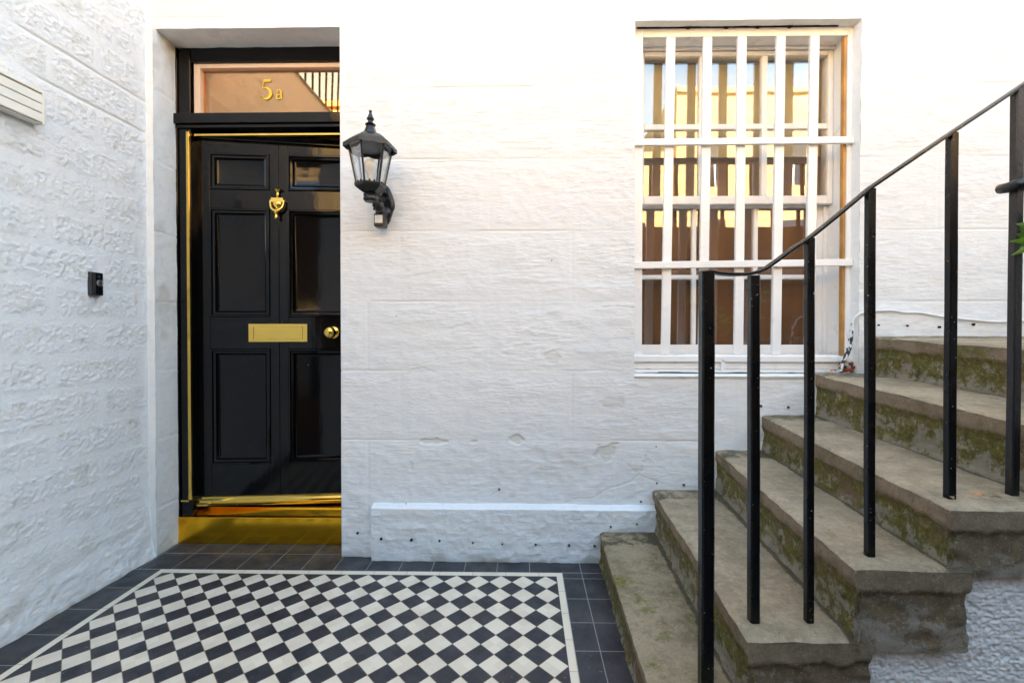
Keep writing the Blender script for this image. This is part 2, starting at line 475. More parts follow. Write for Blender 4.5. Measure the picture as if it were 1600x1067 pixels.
def golden_stone(name, a, b, sc=(1, 1, 1)):
    t = NT(name); v = t.coord()
    br = t.new('ShaderNodeTexBrick'); t.l.new(t.coord((1, 1, 1), rot=(R(90), 0, 0)), br.inputs['Vector'])
    br.inputs['Scale'].default_value = 1.0; br.inputs['Brick Width'].default_value = .8; br.inputs['Row Height'].default_value = .33
    br.inputs['Mortar Size'].default_value = .012
    br.inputs['Color1'].default_value = (*a, 1); br.inputs['Color2'].default_value = (*b, 1); br.inputs['Mortar'].default_value = (a[0]*.6, a[1]*.6, a[2]*.6, 1)
    c = t.mix(t.math('MULTIPLY', t.rng(t.noise(v, 3, 5), .4, .7), .3), br.outputs[0], b)
    t.set(Base_Color=c, Roughness=.85, Normal=t.bump(t.noise(v, 9, 5), .4, .02)); return t.m
M_gold = golden_stone('golden_ashlar', (.80, .55, .26), (.70, .45, .20))
M_sand = simple('warm_sandstone', (.62, .36, .16), .85, bump=.4, bscale=12, var=.12)
M_brown = golden_stone('brown_retaining_stone', (.22, .14, .085), (.17, .105, .06))
M_grass = simple('asphalt', (.06, .06, .06), .9, bump=.5, var=.2)
M_slate = simple('slate', (.09, .09, .10), .6, bump=.3, var=.2)
M_dark = simple('window_dark', (.02, .022, .025), .08)
M_inside = simple('hall_plaster', (.55, .32, .16), .8)
M_room = simple('room_plaster', (.30, .22, .15), .8)
M_blind = None
def blind():
    t = NT('brown_interior_shutter'); v = t.coord()
    c = t.mix(t.rng(t.noise(t.coord((1, 1, .15)), 7, 4), .35, .65), (.30, .135, .055), (.20, .085, .03))
    t.set(Base_Color=c, Roughness=.4, Normal=t.bump(t.noise(t.coord((2, 2, .3)), 20, 3), .2, .004)); return t.m
M_blind = blind()

# ------------------------------------------------------------------ measurements of the setting
YW = 2.295          # face of the house wall
YP = 2.257          # face of its plinth
XL = -1.897          # face of the left block wall
DX0, DX1 = -1.866, -.925      # doorway between its stone edges
DZ = 2.680           # underside of the door lintel
YD = 2.424           # face of the door frame
WX0, WX1 = .556, 1.668       # window opening
WZ0, WZ1 = .934, 2.694

# ------------------------------------------------------------------ setting
b = MB(); b.box((-2.3, -1.6, -.12), (4.2, 2.47, 0)); fl = b.build('floor', M_tiles)
tag(fl, kind='structure')
b = MB(); b.box((-60, -60, 2.45), (60, -1.86, 2.62)); g = b.build('street', M_grass); tag(g, kind='structure')
b = MB(); b.box((-60, -60, -.6), (60, 60, -.5)); g = b.build('ground', M_grass); tag(g, kind='structure')

# house -------------------------------------------------------------
house = empty('terraced_house', (0, YW, 0), 'white painted stone house wall with black front door and barred sash window', 'house')

COURSES = [0, .245, .600, .951, 1.301, 1.655, 2.015, 2.375, 2.735, 3.10, 3.46]
def course_info(X, Z):
    """distance to nearest block joint (m) on the droved wall, per course"""
    d = np.full(X.shape, 9.0); blk = np.zeros(X.shape)
    edges = np.array(COURSES)
    k = np.clip(np.searchsorted(edges, Z)-1, 0, len(edges)-2)
    zb = edges[k]; zt = edges[k+1]
    dz = np.minimum(Z-zb, zt-Z)
    rs = np.random.RandomState(3)
    dxx = np.full(X.shape, 9.0)
    vj = {}
    for kk in range(len(edges)-1):
        a = -.958; js = []
        js.append(a+(.17 if kk % 2 else .34))
        x = js[0]+(.62 if kk % 2 else .86)
        while x < 6: js.append(x); x += .62+.35*rs.rand()
        vj[kk] = js
        msk = k == kk
        for j in js:
            dxx[msk] = np.minimum(dxx[msk], np.abs(X[msk]-j))
    return dz, dxx, k
def chips(X, Z):
    """places where the paint and stone face have broken away: (depth, stain)"""
    dep = np.zeros(X.shape); st = np.zeros(X.shape)
    P = np.stack([X, 0*X, Z], -1)
    w = fbm(P, 34, 4)*.55+fbm(P, 9, 2)*.5
    for (u, v, rx, rz, dd, s) in [(675, 690, .085, .016, .006, .15), (742, 690, .022, .013, .005, .3), (805, 688, .05, .022, .006, .25),
                                  (945, 707, .060, .042, .004, .30), (642, 728, .010, .022, .004, .1), (995, 735, .03, .012, .002, .15),
                                  (865, 560, .04, .03, .0015, .18), (960, 630, .06, .03, .0015, .22), (800, 789, .02, .007, .002, .4),
                                  (960, 693, .02, .006, .004, .8), (935, 695, .012, .004, .004, .9), (1010, 720, .02, .02, .002, .1)]:
        c = onY(u, v, YW)
        q = np.sqrt(((X-c.x)/rx)**2+((Z-c.z)/rz)**2)+w
        m = 1-sstep(.85, 1.0, q)
        dep += dd*m
        st = np.maximum(st, s*m)
        rim = np.exp(-((q-.97)/.07)**2)*(Z > c.z)
        st = np.maximum(st, rim*.55*min(1, s*3))
    return dep, st
def crack(X, Z, pts, w=.0022):
    d = np.full(X.shape, 9.0)
    for (a, b_) in zip(pts[:-1], pts[1:]):
        ax, az = a; bx, bz = b_
        vx, vz = bx-ax, bz-az; L = vx*vx+vz*vz
        t_ = np.clip(((X-ax)*vx+(Z-az)*vz)/L, 0, 1)
        d = np.minimum(d, np.hypot(X-ax-t_*vx, Z-az-t_*vz))
    return np.exp(-(d/w)**2)

def main_face(x0, x1, z0, z1, dx, dz):
    nx = max(2, int(round((x1-x0)/dx))+1); nz = max(2, int(round((z1-z0)/dz))+1)
    X, Z = np.meshgrid(np.linspace(x0, x1, nx), np.linspace(z0, z1, nz), indexing='ij')
    P = np.stack([X, 0*X, Z], -1)
    jz, jx, k = course_info(X, Z)
    P3 = np.stack([X, k*3.7, Z], -1)
    wob = fbm(P, 12, 3)*.012
    wob = wob+fbm(P, 4, 2, 55)*.02
    inside = sstep(.010, .05, jz+wob)*sstep(.010, .06, jx+wob)
    quoin = 1.0
    drove = fbm(P3, (13, 1, 120), 3, 5, .6)*.0028 + fbm(P3, (45, 1, 80), 3, 9)*.0022
    strength = .16+.42*sstep(-.3, .4, fbm(P3, (2.2, 1, 4), 2, 40))
    lumps = fbm(P3, (14, 1, 19), 5, 2)*.0042
    low = 1-sstep(.28, .72, Z+fbm(P, (1.5, 1, 1.5), 2, 3)*.25)   # smoother cement patching near the floor
    d = (drove*strength*(1-.75*low)+lumps)*(.45+.55*inside)
    d += low*(ridged(P, (13, 1, 17), 4, 7)*.0035+fbm(P, (5, 1, 5), 3)*.006)
    d += .0012*inside*(1-low)
    jd = np.minimum(jz, 9)
    d -= .0034*np.exp(-((jz)/.0035)**2)*(.2+.8*sstep(-.15, .3, fbm(P, (3, 1, 3), 2, 21)))
    d -= .0018*np.exp(-((jx)/.003)**2)
    att = .35*np.exp(-((jz)/.0025)**2)*sstep(.05, .35, fbm(P, (3, 1, 3), 3, 77))
    cd, cs = chips(X, Z); d -= cd; att = np.maximum(att, cs)
    for pl in CRACKS:
        cr = crack(X, Z, pl); d -= cr*.003; att = np.maximum(att, cr*.55)
    # greenish grime along the foot of the wall
    att = np.maximum(att, .45*sstep(.1, .5, fbm(P, (9, 1, 9), 4, 60))*np.exp(-(Z/.05)**2))
    return X, Z, d, np.clip(att, 0, 1), (.35+.65*inside)*(.25+.75*sstep(-.3, .3, fbm(P3, (3, 1, 6), 3, 40)))*(1-.65*low)
def px(u, v, Y=YW):
    p = onY(u, v, Y); return (p.x, p.z)
CRACKS = [[px(635, 585), px(645, 577), px(662, 574), px(680, 582)],
          [px(880, 786), px(900, 778), px(925, 777), px(945, 765), px(985, 752), px(1000, 738), px(1010, 705)],
          [px(980, 725), px(1000, 742), px(1035, 755)],
          [px(765, 775), px(775, 768), px(779, 762)],
          [px(1040, 690), px(1075, 689), px(1120, 692)],
          [px(672, 254), px(720, 252), px(760, 253)], [px(940, 480), px(965, 478), px(990, 481)]]

G = Grid()
def add_main(x0, x1, z0, z1, dx=.008, dz=.0042, proud=0.0):
    X, Z, d, a, rg = main_face(x0, x1, z0, z1, dx, dz)
    P = np.stack([X, YW-d-proud, Z], -1)
    G.patch(P, a, rough=rg)
# visible sheets around the two openings
add_main(DX1, WX0, 0, 2.95)
add_main(WX0, WX1, 0, WZ0-.004)
add_main(WX0, WX1, WZ1, 2.95)
add_main(WX1, 3.2, .9, 2.95)
add_main(WX1, 3.2, 0, .9, .03, .03)
add_main(XL-.01, DX1, DZ, 2.95)
# the rest of the front, above and beside the picture
def coarse(x0, x1, z0, z1, n=10):
    G.patch(lerp2((x0, YW, z0), (x1, YW, z0), (x1, YW, z1), (x0, YW, z1), n, n))
coarse(-14, 14, 2.95, 12.2); coarse(3.2, 14, -.5, 2.95); coarse(-14, XL-.01, -.5, 2.95)
G.patch(lerp2((-14, YW, 12.2), (14, YW, 12.2), (14, 11, 12.2), (-14, 11, 12.2), 3, 3))
G.patch(lerp2((-14, 11, -.5), (14, 11, -.5), (14, 11, 12.2), (-14, 11, 12.2), 3, 3))  # unseen back and sides, added to block sun leaking into the house
for sx in (-14, 14): G.patch(lerp2((sx, YW, -.5), (sx, 11, -.5), (sx, 11, 12.2), (sx, YW, 12.2), 3, 3))
# reveals: (a->b runs inwards)
def reveal(a, b, c, d, nu, nv, axis, amp=.003, stain=0):
    P = lerp2(a, b, c, d, nu, nv)
    n = fbm(P, 14, 4, 3)*amp+fbm(P, 60, 3, 8)*amp*.3
    sm = np.linspace(0, 1, nu)[:, None]
    rag = fbm(P, 45, 3, 13)*.0035*np.exp(-((sm-0)/.12)**2)
    P[..., axis] += n*np.clip(sm*6, 0, 1)
    if axis == 0:
        for zj in COURSES:
            P[..., 0] += (-.004 if a[0] < 0 and b[0] < a[0]+.001 else .002)*np.exp(-((P[..., 2]-zj-.01*fbm(P, 8, 2))/.004)**2)
    at = np.zeros(P.shape[:2])
    if stain:
        at = np.clip(stain*sstep(.0, .5, fbm(P, 9, 4, 31))*sstep(1.9, 2.7, P[..., 2])+.8*stain*sstep(.25, .5, fbm(P, 6, 4, 5)), 0, 1)
        at = np.maximum(at, .9*np.exp(-((sm-.82)/.03)**2)*sstep(2.2, 2.6, P[..., 2])*stain)
    G.patch(P, at, 1)
YB = 2.440
st = lerp2((XL-.02, YW-.026, 0), (DX0, YW-.020, 0), (DX0, YW-.020, DZ), (XL-.02, YW-.026, DZ), 10, 300)
st[..., 1] -= fbm(st, 12, 4, 3)*.005
G.patch(st, None, 1)
reveal((DX0, YW-.02, 0), (DX0-.004, YB, 0), (DX0-.004, YB, DZ-.004), (DX0, YW-.02, DZ), 22, 360, 0, .004, .55)
reveal((XL-.01, YW, DZ), (XL-.01, YB, DZ-.006), (DX1, YB, DZ-.006), (DX1, YW, DZ), 20, 120, 2, .004, .25)
reveal((DX1, YW-.003, 0), (DX1+.003, YD, 0), (DX1+.003, YD, DZ), (DX1, YW-.003, DZ), 18, 300, 0)
reveal((WX1, YW, WZ0-.2), (WX1-.006, 2.374, WZ0-.2), (WX1-.006, 2.374, WZ1), (WX1, YW, WZ1), 10, 240, 0, .003)
reveal((WX0, YW, WZ0-.2), (WX0+.004, 2.374, WZ0-.2), (WX0+.004, 2.374, WZ1), (WX0, YW, WZ1), 10, 200, 0, .003)
reveal((WX0, YW, WZ1), (WX0, 2.374, WZ1-.004), (WX1, 2.374, WZ1-.004), (WX1, YW, WZ1), 10, 160, 2, .003, .12)
reveal((WX0, YW-.012, WZ0-.008), (WX0, 2.374, WZ0+.008), (WX1, 2.374, WZ0+.008), (WX1, YW-.012, WZ0-.008), 12, 200, 2, .003)
reveal((WX0, YW-.012, WZ0-.008), (WX0, YW+.004, WZ0-.03), (WX1, YW+.004, WZ0-.03), (WX1, YW-.012, WZ0-.008), 6, 200, 1, .003)
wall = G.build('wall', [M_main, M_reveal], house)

# plinth ------------------------------------------------------------
G = Grid()
p0 = onY(580, 800, YP); PX0 = p0.x; PX1 = .80; PZ = .262
nx, nz = 330, 64
X, Z = np.meshgrid(np.linspace(PX0, PX1, nx), np.linspace(0, PZ, nz), indexing='ij')
P0 = np.stack([X, 0*X, Z], -1)
d = ridged(P0, (12, 1, 15), 4, 50)*.0045+fbm(P0, (40, 1, 40), 3, 2)*.0022+fbm(P0, (4, 1, 4), 2)*.004
at = .6*sstep(.05, .45, fbm(P0, (9, 1, 14), 4, 60))*np.exp(-(Z/.035)**2)
mossm = np.exp(-((X-onY(765, 870, YP).x)/.10)**2)*np.exp(-(Z/.018)**2)
G.patch(np.stack([X, YP-d, Z], -1), np.clip(np.maximum(at, mossm*1.0), 0, 1))
top = lerp2((PX0, YP, PZ), (PX1, YP, PZ), (PX1, YW+.01, PZ+.022), (PX0, YW+.01, PZ+.022), nx, 10)
top[:, 0, 1] = YP-d[:, -1]; top[:, 1, 1] = YP-d[:, -1]*.6+.006; top[:, 1, 2] += .002
top[:, 1:, 2] += fbm(top[:, 1:], 20, 3)*.002
G.patch(top, np.zeros((nx, 10)), 0)
side = lerp2((PX0, YP, 0), (PX0, YW+.01, 0), (PX0, YW+.01, PZ+.02), (PX0, YP, PZ), 8, nz)
side[0, :, 1] = YP-d[0]
G.patch(side, None, 0)
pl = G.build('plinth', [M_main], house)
# injection holes along the damp course
M_hole = simple('black_hole', (.004, .004, .004), .9)
M_plug = simple('grey_plug', (.3, .3, .3), .7)
holes = [(559, 832, YW), (596, 841, YP), (643, 843, YP), (687, 844, YP), (739, 847, YP), (785, 849, YP), (837, 850, YP), (889, 851, YP), (929, 852, YP),
         (954, 822, YP), (995, 818, YP), (1026, 754, YW), (1001, 783, YW), (1068, 757, YW), (1188, 634, YW), (1231, 636, YW), (780, 764, YW),
         (1372, 508, YW), (1417, 509, YW), (1467, 511, YW), (1520, 507, YW), (620, 494, YW), (862, 407, YW), (1025, 697, YW), (635, 786, YW)]
for i, (u, v, Y) in enumerate(holes):
    c = onY(u, v, Y); r = .0052+.0012*math.sin(i*7.3)
    if i >= 21: r = .0025
    b = MB(); b.lathe([(r, -.012), (r, .0035), (r*.55, .004), (r*.5, -.004)], (c.x, Y-.004, c.z), 10, axis='y')
    b.build('drill_hole', M_hole, wall if Y == YW else pl, smooth=60)

# ---------------------------------------------------------------- door
FX0, FX1 = -1.872, -.83
ztr0, ztr1 = onY(300, 194, YD).z, onY(300, 178, YD).z       # transom rail
b = MB()
xs = onY(297, 500, YD).x
b.box((FX0, YD+.004, .0), (FX0+.010, YD+.05, 2.672))                      # thin outer staff bead
b.box((FX0+.010, YD+.014, 0.02), (xs, YD+.16, 2.672))                     # left post
b.box((FX1-.075, YD+.014, 0.02), (FX1, YD+.16, 2.672))                    # right post
zt0 = onY(300, 95, YD).z
b.box((xs, YD+.016, zt0), (FX1-.075, YD+.16, 2.679))                     # head
df = b.build('door_frame', M_door, house, bevel=.003)
b = MB(); b.box((xs-.078, YD-.012, ztr0), (FX1, YD+.12, ztr1)); b.box((xs-.078, YD+.002, ztr0-.02), (FX1, YD+.10, ztr0-.001))
b.build('transom_rail', M_door, df, bevel=.004)
# fanlight
b = MB()
zg0, zg1 = ztr1, zt0
xg = onY(300, 130, YD).x
for a_, c_ in [((xg-.012, YD+.03, zg0), (xg+.022, YD+.07, zg1)), ((FX1-.10, YD+.03, zg0), (FX1-.075, YD+.07, zg1)),
               ((xg+.022, YD+.03, zg1-.024), (FX1-.10, YD+.07, zg1))]:
    b.box(a_, c_)
M_peach = simple('peach_lit_paint', (.72, .55, .42), .4)  # white bead, with the warm reflected light put into its peach colour
b.build('fanlight_bead', M_peach, df, bevel=.002)
b = MB(); b.box((xg, YD+.056, zg0), (FX1-.08, YD+.060, zg1-.01)); fg = b.build('fanlight_glass', M_glass_f, df)
# gilt number, cut as solid lettering
M_gilt = simple('gilt_lettering', (.85, .60, .05), .45, metal=.2)
def letter(txt, u, v, hpx, name):
    cu = bpy.data.curves.new(name, 'FONT'); cu.body = txt; cu.size = 1; cu.extrude = .02
    to = bpy.data.objects.new('t', cu); C.objects.link(to)
    dg = bpy.context.evaluated_depsgraph_get(); dg.update()
    me = bpy.data.meshes.new_from_object(to.evaluated_get(dg)); bpy.data.objects.remove(to)
    return me
def stroke_digit():
    pass
# '5' and 'a' drawn as swept serif strokes (thick and thin like Roman lettering)
def ribbon(mb, pts, wid, y, th=.0015):
    n = len(pts); vs = []
    for i, (x, z) in enumerate(pts):
        a = pts[max(i-1, 0)]; c = pts[min(i+1, n-1)]
        tx, tz = c[0]-a[0], c[1]-a[1]; L = math.hypot(tx, tz) or 1
        nx_, nz_ = -tz/L, tx/L; w = wid[i]/2
        vs += [(x+nx_*w, y, z+nz_*w), (x-nx_*w, y, z-nz_*w), (x+nx_*w, y+th, z+nz_*w), (x-nx_*w, y+th, z-nz_*w)]
    fs = []
    for i in range(n-1):
        q = 4*i
        fs += [(q, q+4, q+5, q+1), (q+2, q+3, q+7, q+6), (q, q+2, q+6, q+4), (q+1, q+5, q+7, q+3)]
    fs += [(0, 1, 3, 2), (4*n-4, 4*n-2, 4*n-1, 4*n-3)]
    mb.add(vs, fs)
def arc(cx, cz, rx, rz, a0, a1, n=16):
    return [(cx+rx*math.cos(R(a0+(a1-a0)*k/n)), cz+rz*math.sin(R(a0+(a1-a0)*k/n))) for k in range(n+1)]
yl = YD+.052
o5 = onY(416.5, 140, yl); s5 = abs(onY(416, 124, yl).z-onY(416, 156, yl).z)   # height of the five
def T(pts, o, s): return [(o.x+x*s, o.z+z*s) for x, z in pts]
b = MB()
bowl = arc(-.07, -.19, .27, .27, 118, -140, 26)
wd = [s5*(.035+.105*math.sin(math.pi*min(1, max(0, (k/26)*1.0)))**1.2) for k in range(27)]
ribbon(b, T(bowl, o5, s5), wd, yl)
ribbon(b, T([(-.21, .055), (-.13, .42)], o5, s5), [s5*.04]*2, yl)
ribbon(b, T([(-.14, .43), (.16, .43), (.22, .49)], o5, s5), [s5*.12, s5*.12, s5*.03], yl)
c5 = arc(-.245, -.375, .055, .055, 0, 360, 14); ribbon(b, T(arc(-.24, -.38, .03, .03, 0, 350, 14), o5, s5), [s5*.06]*15, yl)
b.build('house_number', M_gilt, df)
oa = onY(436.5, 148, yl); sa = abs(onY(436, 140, yl).z-onY(436, 156, yl).z)
b = MB()
ribbon(b, T([(.17, .22), (.17, -.30)], oa, sa), [sa*.15]*2, yl)
ribbon(b, T(arc(-.04, .24, .21, .22, 0, 160, 14), oa, sa), [sa*(.14-.05*k/14) for k in range(15)], yl)
ribbon(b, T(arc(-.235, .22, .03, .03, 0, 350, 12), oa, sa), [sa*.07]*13, yl)
ribbon(b, T([(.15, .04), (-.05, -.02)]+arc(-.10, -.22, .20, .20, 100, 270, 14)+[(.02, -.40), (.17, -.28)], oa, sa), [sa*.07, sa*.08]+[sa*(.08+.10*math.sin(math.pi*k/14)) for k in range(15)]+[sa*.08, sa*.05], yl)
ribbon(b, T([(.17, -.30), (.22, -.42), (.33, -.36)], oa, sa), [sa*.13, sa*.08, sa*.04], yl)
b.build('house_letter', M_gilt, df)
# brass draught strip round the frame
b = MB()
x0 = onY(297.5, 500, YD+.03).x; x1_ = onY(303.5, 500, YD+.03).x
zb_ = onY(300, 778, YD+.03).z; zt_ = onY(300, 211, YD+.05).z
b.box((x0, YD+.006, zb_), (x0+.017, YD+.030, zt_))
b.box((x1_+.004, YD+.03, zt_-.014), (FX1-.08, YD+.05, zt_-.003))
b.box((FX0+.012, YD+.008, zb_-.012), (x0, YD+.02, zb_-.003))
b.build('draught_strip', M_brass, df, bevel=.001)

# leaf, hung on the left and standing ajar inwards
HX, HY = onY(305, 500, 2.487).x, 2.487
DZ0, DZ1 = .196, zt_+.004
ANG = R(4.8); LW = .945; TH = .045
DM = Matrix.Translation((HX, HY, 0)) @ Matrix.Rotation(ANG, 4, 'Z')
def leafpt(u, v):
    """picture point on the leaf -> (along, up)"""
    d = ray(u, v); n = DM.to_3x3() @ Vector((0, 1, 0)); o = Vector((HX, HY, 0)); c = Vector((0, 0, CAMZ))
    t = (o-c).dot(n)/d.dot(n); p = DM.inverted() @ (c+d*t); return p.x, p.z
a1 = leafpt(328, 400)[0]; a2 = leafpt(422, 400)[0]; a3 = leafpt(450, 400)[0]
a4 = a3+(a2-a1)
rows = [(leafpt(375, 297)[1], leafpt(375, 240)[1]), (leafpt(375, 495)[1], leafpt(375, 326)[1]), (leafpt(375, 725)[1], leafpt(375, 545)[1])]
b = MB()
# stiles and rails
b.box((0, 0, DZ0), (a1, TH, DZ1), M=DM); b.box((a2, .0005, DZ0), ((a2+a3)/2-.0012, TH, DZ1), M=DM); b.box(((a2+a3)/2+.0012, .0005, DZ0), (a3, TH, DZ1), M=DM)
b.box((a4, 0, DZ0), (LW, TH, DZ1), M=DM)
zs = [DZ0]+[z for r_ in reversed(rows) for z in r_]+[DZ1]
for xa, xb in ((a1, a2), (a3, a4)):
    for k in range(0, 8, 2):
        b.box((xa, .0003, zs[k]), (xb, TH, zs[k+1]), M=DM)
b.box(((a2+a3)/2-.0012, .004, DZ0), ((a2+a3)/2+.0012, TH, DZ1), M=DM)
door = b.build('front_door', M_door, house, bevel=.0025)
for xa, xb in ((a1, a2), (a3, a4)):
    for (z0_, z1_) in rows:
        b = MB()
        # stepped bolection moulding, then the sunk panel
        prof = [(0, 0), (.003, -.006), (.010, -.007), (.014, .002), (.024, .005), (.028, .002), (.034, .012), (.044, .016)]
        loops = []
        for (q, dy) in prof:
            loops.append([DM @ Vector(p) for p in ((xa+q, dy, z0_+q), (xb-q, dy, z0_+q), (xb-q, dy, z1_-q), (xa+q, dy, z1_-q))])
        vs = [p for L_ in loops for p in L_]; fs = []
        for j in range(len(loops)-1):
            for k in range(4):
                k2 = (k+1) % 4; fs.append((j*4+k, j*4+k2, (j+1)*4+k2, (j+1)*4+k))
        j = len(loops)-1; fs.append((j*4, j*4+1, j*4+2, j*4+3))
        b.add(vs, fs)
        b.box((xa+.002, .020, z0_+.002), (xb-.002, .030, z1_-.002), M=DM)
        b.build('panel', M_door, door, smooth=25)
# letter plate
def lp(u, v, off=0): p = leafpt(u, v); return p[0], p[1]
b = MB(); u0, zt2 = lp(389, 506); u1_, zb2 = lp(481, 534)
b.box((u0, -.006, zb2), (u1_, -.0005, zt2), M=DM)
m_ = .022
fu0, fu1, fz0, fz1 = u0+.028, u1_-.028, zb2+.017, zt2-.017
for (p_, q_) in [((fu0-.003, -.0085, fz0-.003), (fu1+.003, -.006, fz0)), ((fu0-.003, -.0085, fz1), (fu1+.003, -.006, fz1+.003)),
                 ((fu0-.003, -.0085, fz0), (fu0, -.006, fz1)), ((fu1, -.0085, fz0), (fu1+.003, -.006, fz1))]:
    b.box(p_, q_, M=DM)
b.build('letter_plate', M_brass, door, bevel=.0012)
# knob
kx, kz = leafpt(521, 519.5)
b = MB()
b.lathe([(.033, .0005), (.033, .004), (.028, .007), (.012, .010), (.011, .022), (.018, .028), (.029, .036), (.0335, .047), (.031, .058), (.022, .066), (.010, .0695), (.001, .070)], DM @ Vector((kx, 0, kz)), 32, axis='y')
b.build('door_knob', M_brass, door, smooth=50)
# knocker: urn on a back plate with a hanging stirrup
cx, ct = leafpt(435, 293); _, cb_ = leafpt(435, 340); _, cm = leafpt(435, 311)
Hk = ct-cb_; b = MB()
def kp(x, y, z): return DM @ Vector((cx+x, y, z))
def lz(prof, y, z, sc=(1, .6)):      # flattened lathe standing on z
    vs = []; fs = []; n = 18
    for (r, h) in prof:
        for k in range(n):
            t_ = 2*math.pi*k/n; vs.append(kp(r*math.cos(t_), y+r*math.sin(t_)*sc[1], z+h))
    for j in range(len(prof)-1):
        for k in range(n):
            k2 = (k+1) % n; fs.append((j*n+k, j*n+k2, (j+1)*n+k2, (j+1)*n+k))
    fs.append(tuple(reversed(range(n)))); fs.append(tuple((len(prof)-1)*n+k for k in range(n)))
    b.add(vs, fs)
u_ = Hk
lz([(.001, 0), (.030*u_, .015*u_), (.045*u_, .04*u_), (.03*u_, .075*u_), (.05*u_, .10*u_), (.05*u_, .15*u_), (.035*u_, .19*u_), (.10*u_, .24*u_), (.17*u_, .28*u_)], -.010, cm)
b.box((-.19*u_+cx, -.020, cm-.135*u_), (.19*u_+cx, -.001, cm+.005*u_), M=DM)
lz([(.02*u_, -.50*u_), (.03*u_, -.44*u_), (.035*u_, -.40*u_), (.06*u_, -.36*u_), (.11*u_, -.30*u_), (.15*u_, -.22*u_), (.16*u_, -.17*u_), (.14*u_, -.135*u_)], -.012, cm)
st_ = []
for k in range(25):
    t_ = math.pi*k/24
    st_.append(kp(-.215*u_*math.cos(t_)*(1-.0*t_), -.018-.012*math.sin(t_), cm-.08*u_-.36*u_*math.sin(t_)**.75))
b.tube(st_, [.028*u_+.02*u_*math.sin(math.pi*k/24) for k in range(25)], 10)
lz([(.001, -.72*u_), (.045*u_, -.69*u_), (.055*u_, -.64*u_), (.035*u_, -.59*u_), (.03*u_, -.54*u_), (.07*u_, -.50*u_), (.05*u_, -.44*u_)], -.030, cm)
b.build('door_knocker', M_brass, door, smooth=50)
# weather bar on the foot of the leaf
b = MB()
pr = [(0, .0), (-.034, .002), (-.036, .012), (-.022, .016), (-.020, .026), (-.010, .034), (-.009, .042), (0, .046)]
vs = []
for xx in (.006, LW-.004):
    for (yy, zz) in pr: vs.append(DM @ Vector((xx, yy-.0006, DZ0-.006+zz)))
n = len(pr); fs = [(k, (k+1) % n, n+(k+1) % n, n+k) for k in range(n)]+[tuple(range(n)), tuple(reversed(range(n, 2*n)))]
b.add(vs, fs); b.build('weather_bar', M_brass, door, smooth=40)

# brass clad doorstep and threshold
zs_ = onY(400, 808.5, YD).z
b = MB()
b.hexa([(DX0-.01, YD+.002, .0), (FX1+.04, YD+.002, .0), (FX1+.04, 2.65, 0), (DX0-.01, 2.65, 0),
        (DX0-.01, YD+.002, zs_), (FX1+.04, YD+.002, zs_), (FX1+.04, 2.65, zs_+.002), (DX0-.01, 2.65, zs_+.002)])
ds = b.build('doorstep', M_brass_old, house, bevel=.003)
b = MB(); prf = [(2.449, zs_+.003), (2.484, zs_+.022), (2.494, zs_+.030), (2.514, zs_+.034), (2.60, zs_+.034), (2.60, zs_+.003)]
vs = [(x, y, z) for x in (xs+.003, FX1-.08) for (y, z) in prf]; n = len(prf)
b.add(vs, [(k, (k+1) % n, n+(k+1) % n, n+k) for k in range(n)]+[tuple(range(n)), tuple(reversed(range(n, 2*n)))])
b.build('threshold', M_brass_old, ds, bevel=.001)
# hall behind the door
b = MB()
hx0, hx1, hy0, hy1, hz = -2.2, -.7, 2.604, 5.1, 2.80
T_ = .06
b.box((hx0-T_, hy0, -.05), (hx0, hy1, hz)); b.box((hx1, hy0, -.05), (hx1+T_, hy1, hz)); b.box((hx0-T_, hy1, -.05), (hx1+T_, hy1+T_, hz))
b.box((hx0-T_, hy0-.1, hz), (hx1+T_, hy1+T_, hz+T_)); b.box((hx0-T_, hy0+.06, .10), (hx1+T_, hy1, .14))
b.box((hx0-T_, YD+.17, -.05), (FX0, hy0+.002, hz)); b.box((FX1, YD+.03, -.05), (hx1+T_, hy0+.002, hz)); 
b.build('hallway', M_inside, house)

# ---------------------------------------------------------------- window
YF = 2.350
win = MB()
fz1 = onY(1160, 57, YF).z; fzb = onY(1160, 556, YF).z
fxl = onY(1004, 300, YF).x; fxr = onY(1323.5, 300, YF).x
win.box((WX0-.02, YF, fzb-.05), (fxl, YF+.035, WZ1+.01)); win.box((fxr, YF, fzb-.05), (WX1+.02, YF+.035, WZ1+.01))
win.box((fxl, YF+.0005, fz1), (fxr, YF+.035, WZ1+.01))
winf = win.build('window', M_trim, house, bevel=.003)
# linings
b = MB()
lx = fxr-.004; YS = 2.451
b.box((lx+.002, YF+.036, fzb-.04), (lx+.05, 2.584, fz1+.05)); b.box((fxl-.045, YF+.036, fzb-.04), (fxl-.0025, 2.584, fz1+.05))
b.box((fxl-.0015, YF+.036, fz1+.004), (lx+.001, 2.584, fz1+.05))
b.box((fxl, 2.437, fz1-.012), (lx+.001, 2.4505, fz1+.003)) 
b.build('box_lining', M_trim, winf, bevel=.002)
b = MB(); b.box((fxr-.013, YF+.010, fzb-.08), (fxr-.0005, YF+.034, fz1-.001)); b.build('bare_strip', M_wood, winf)
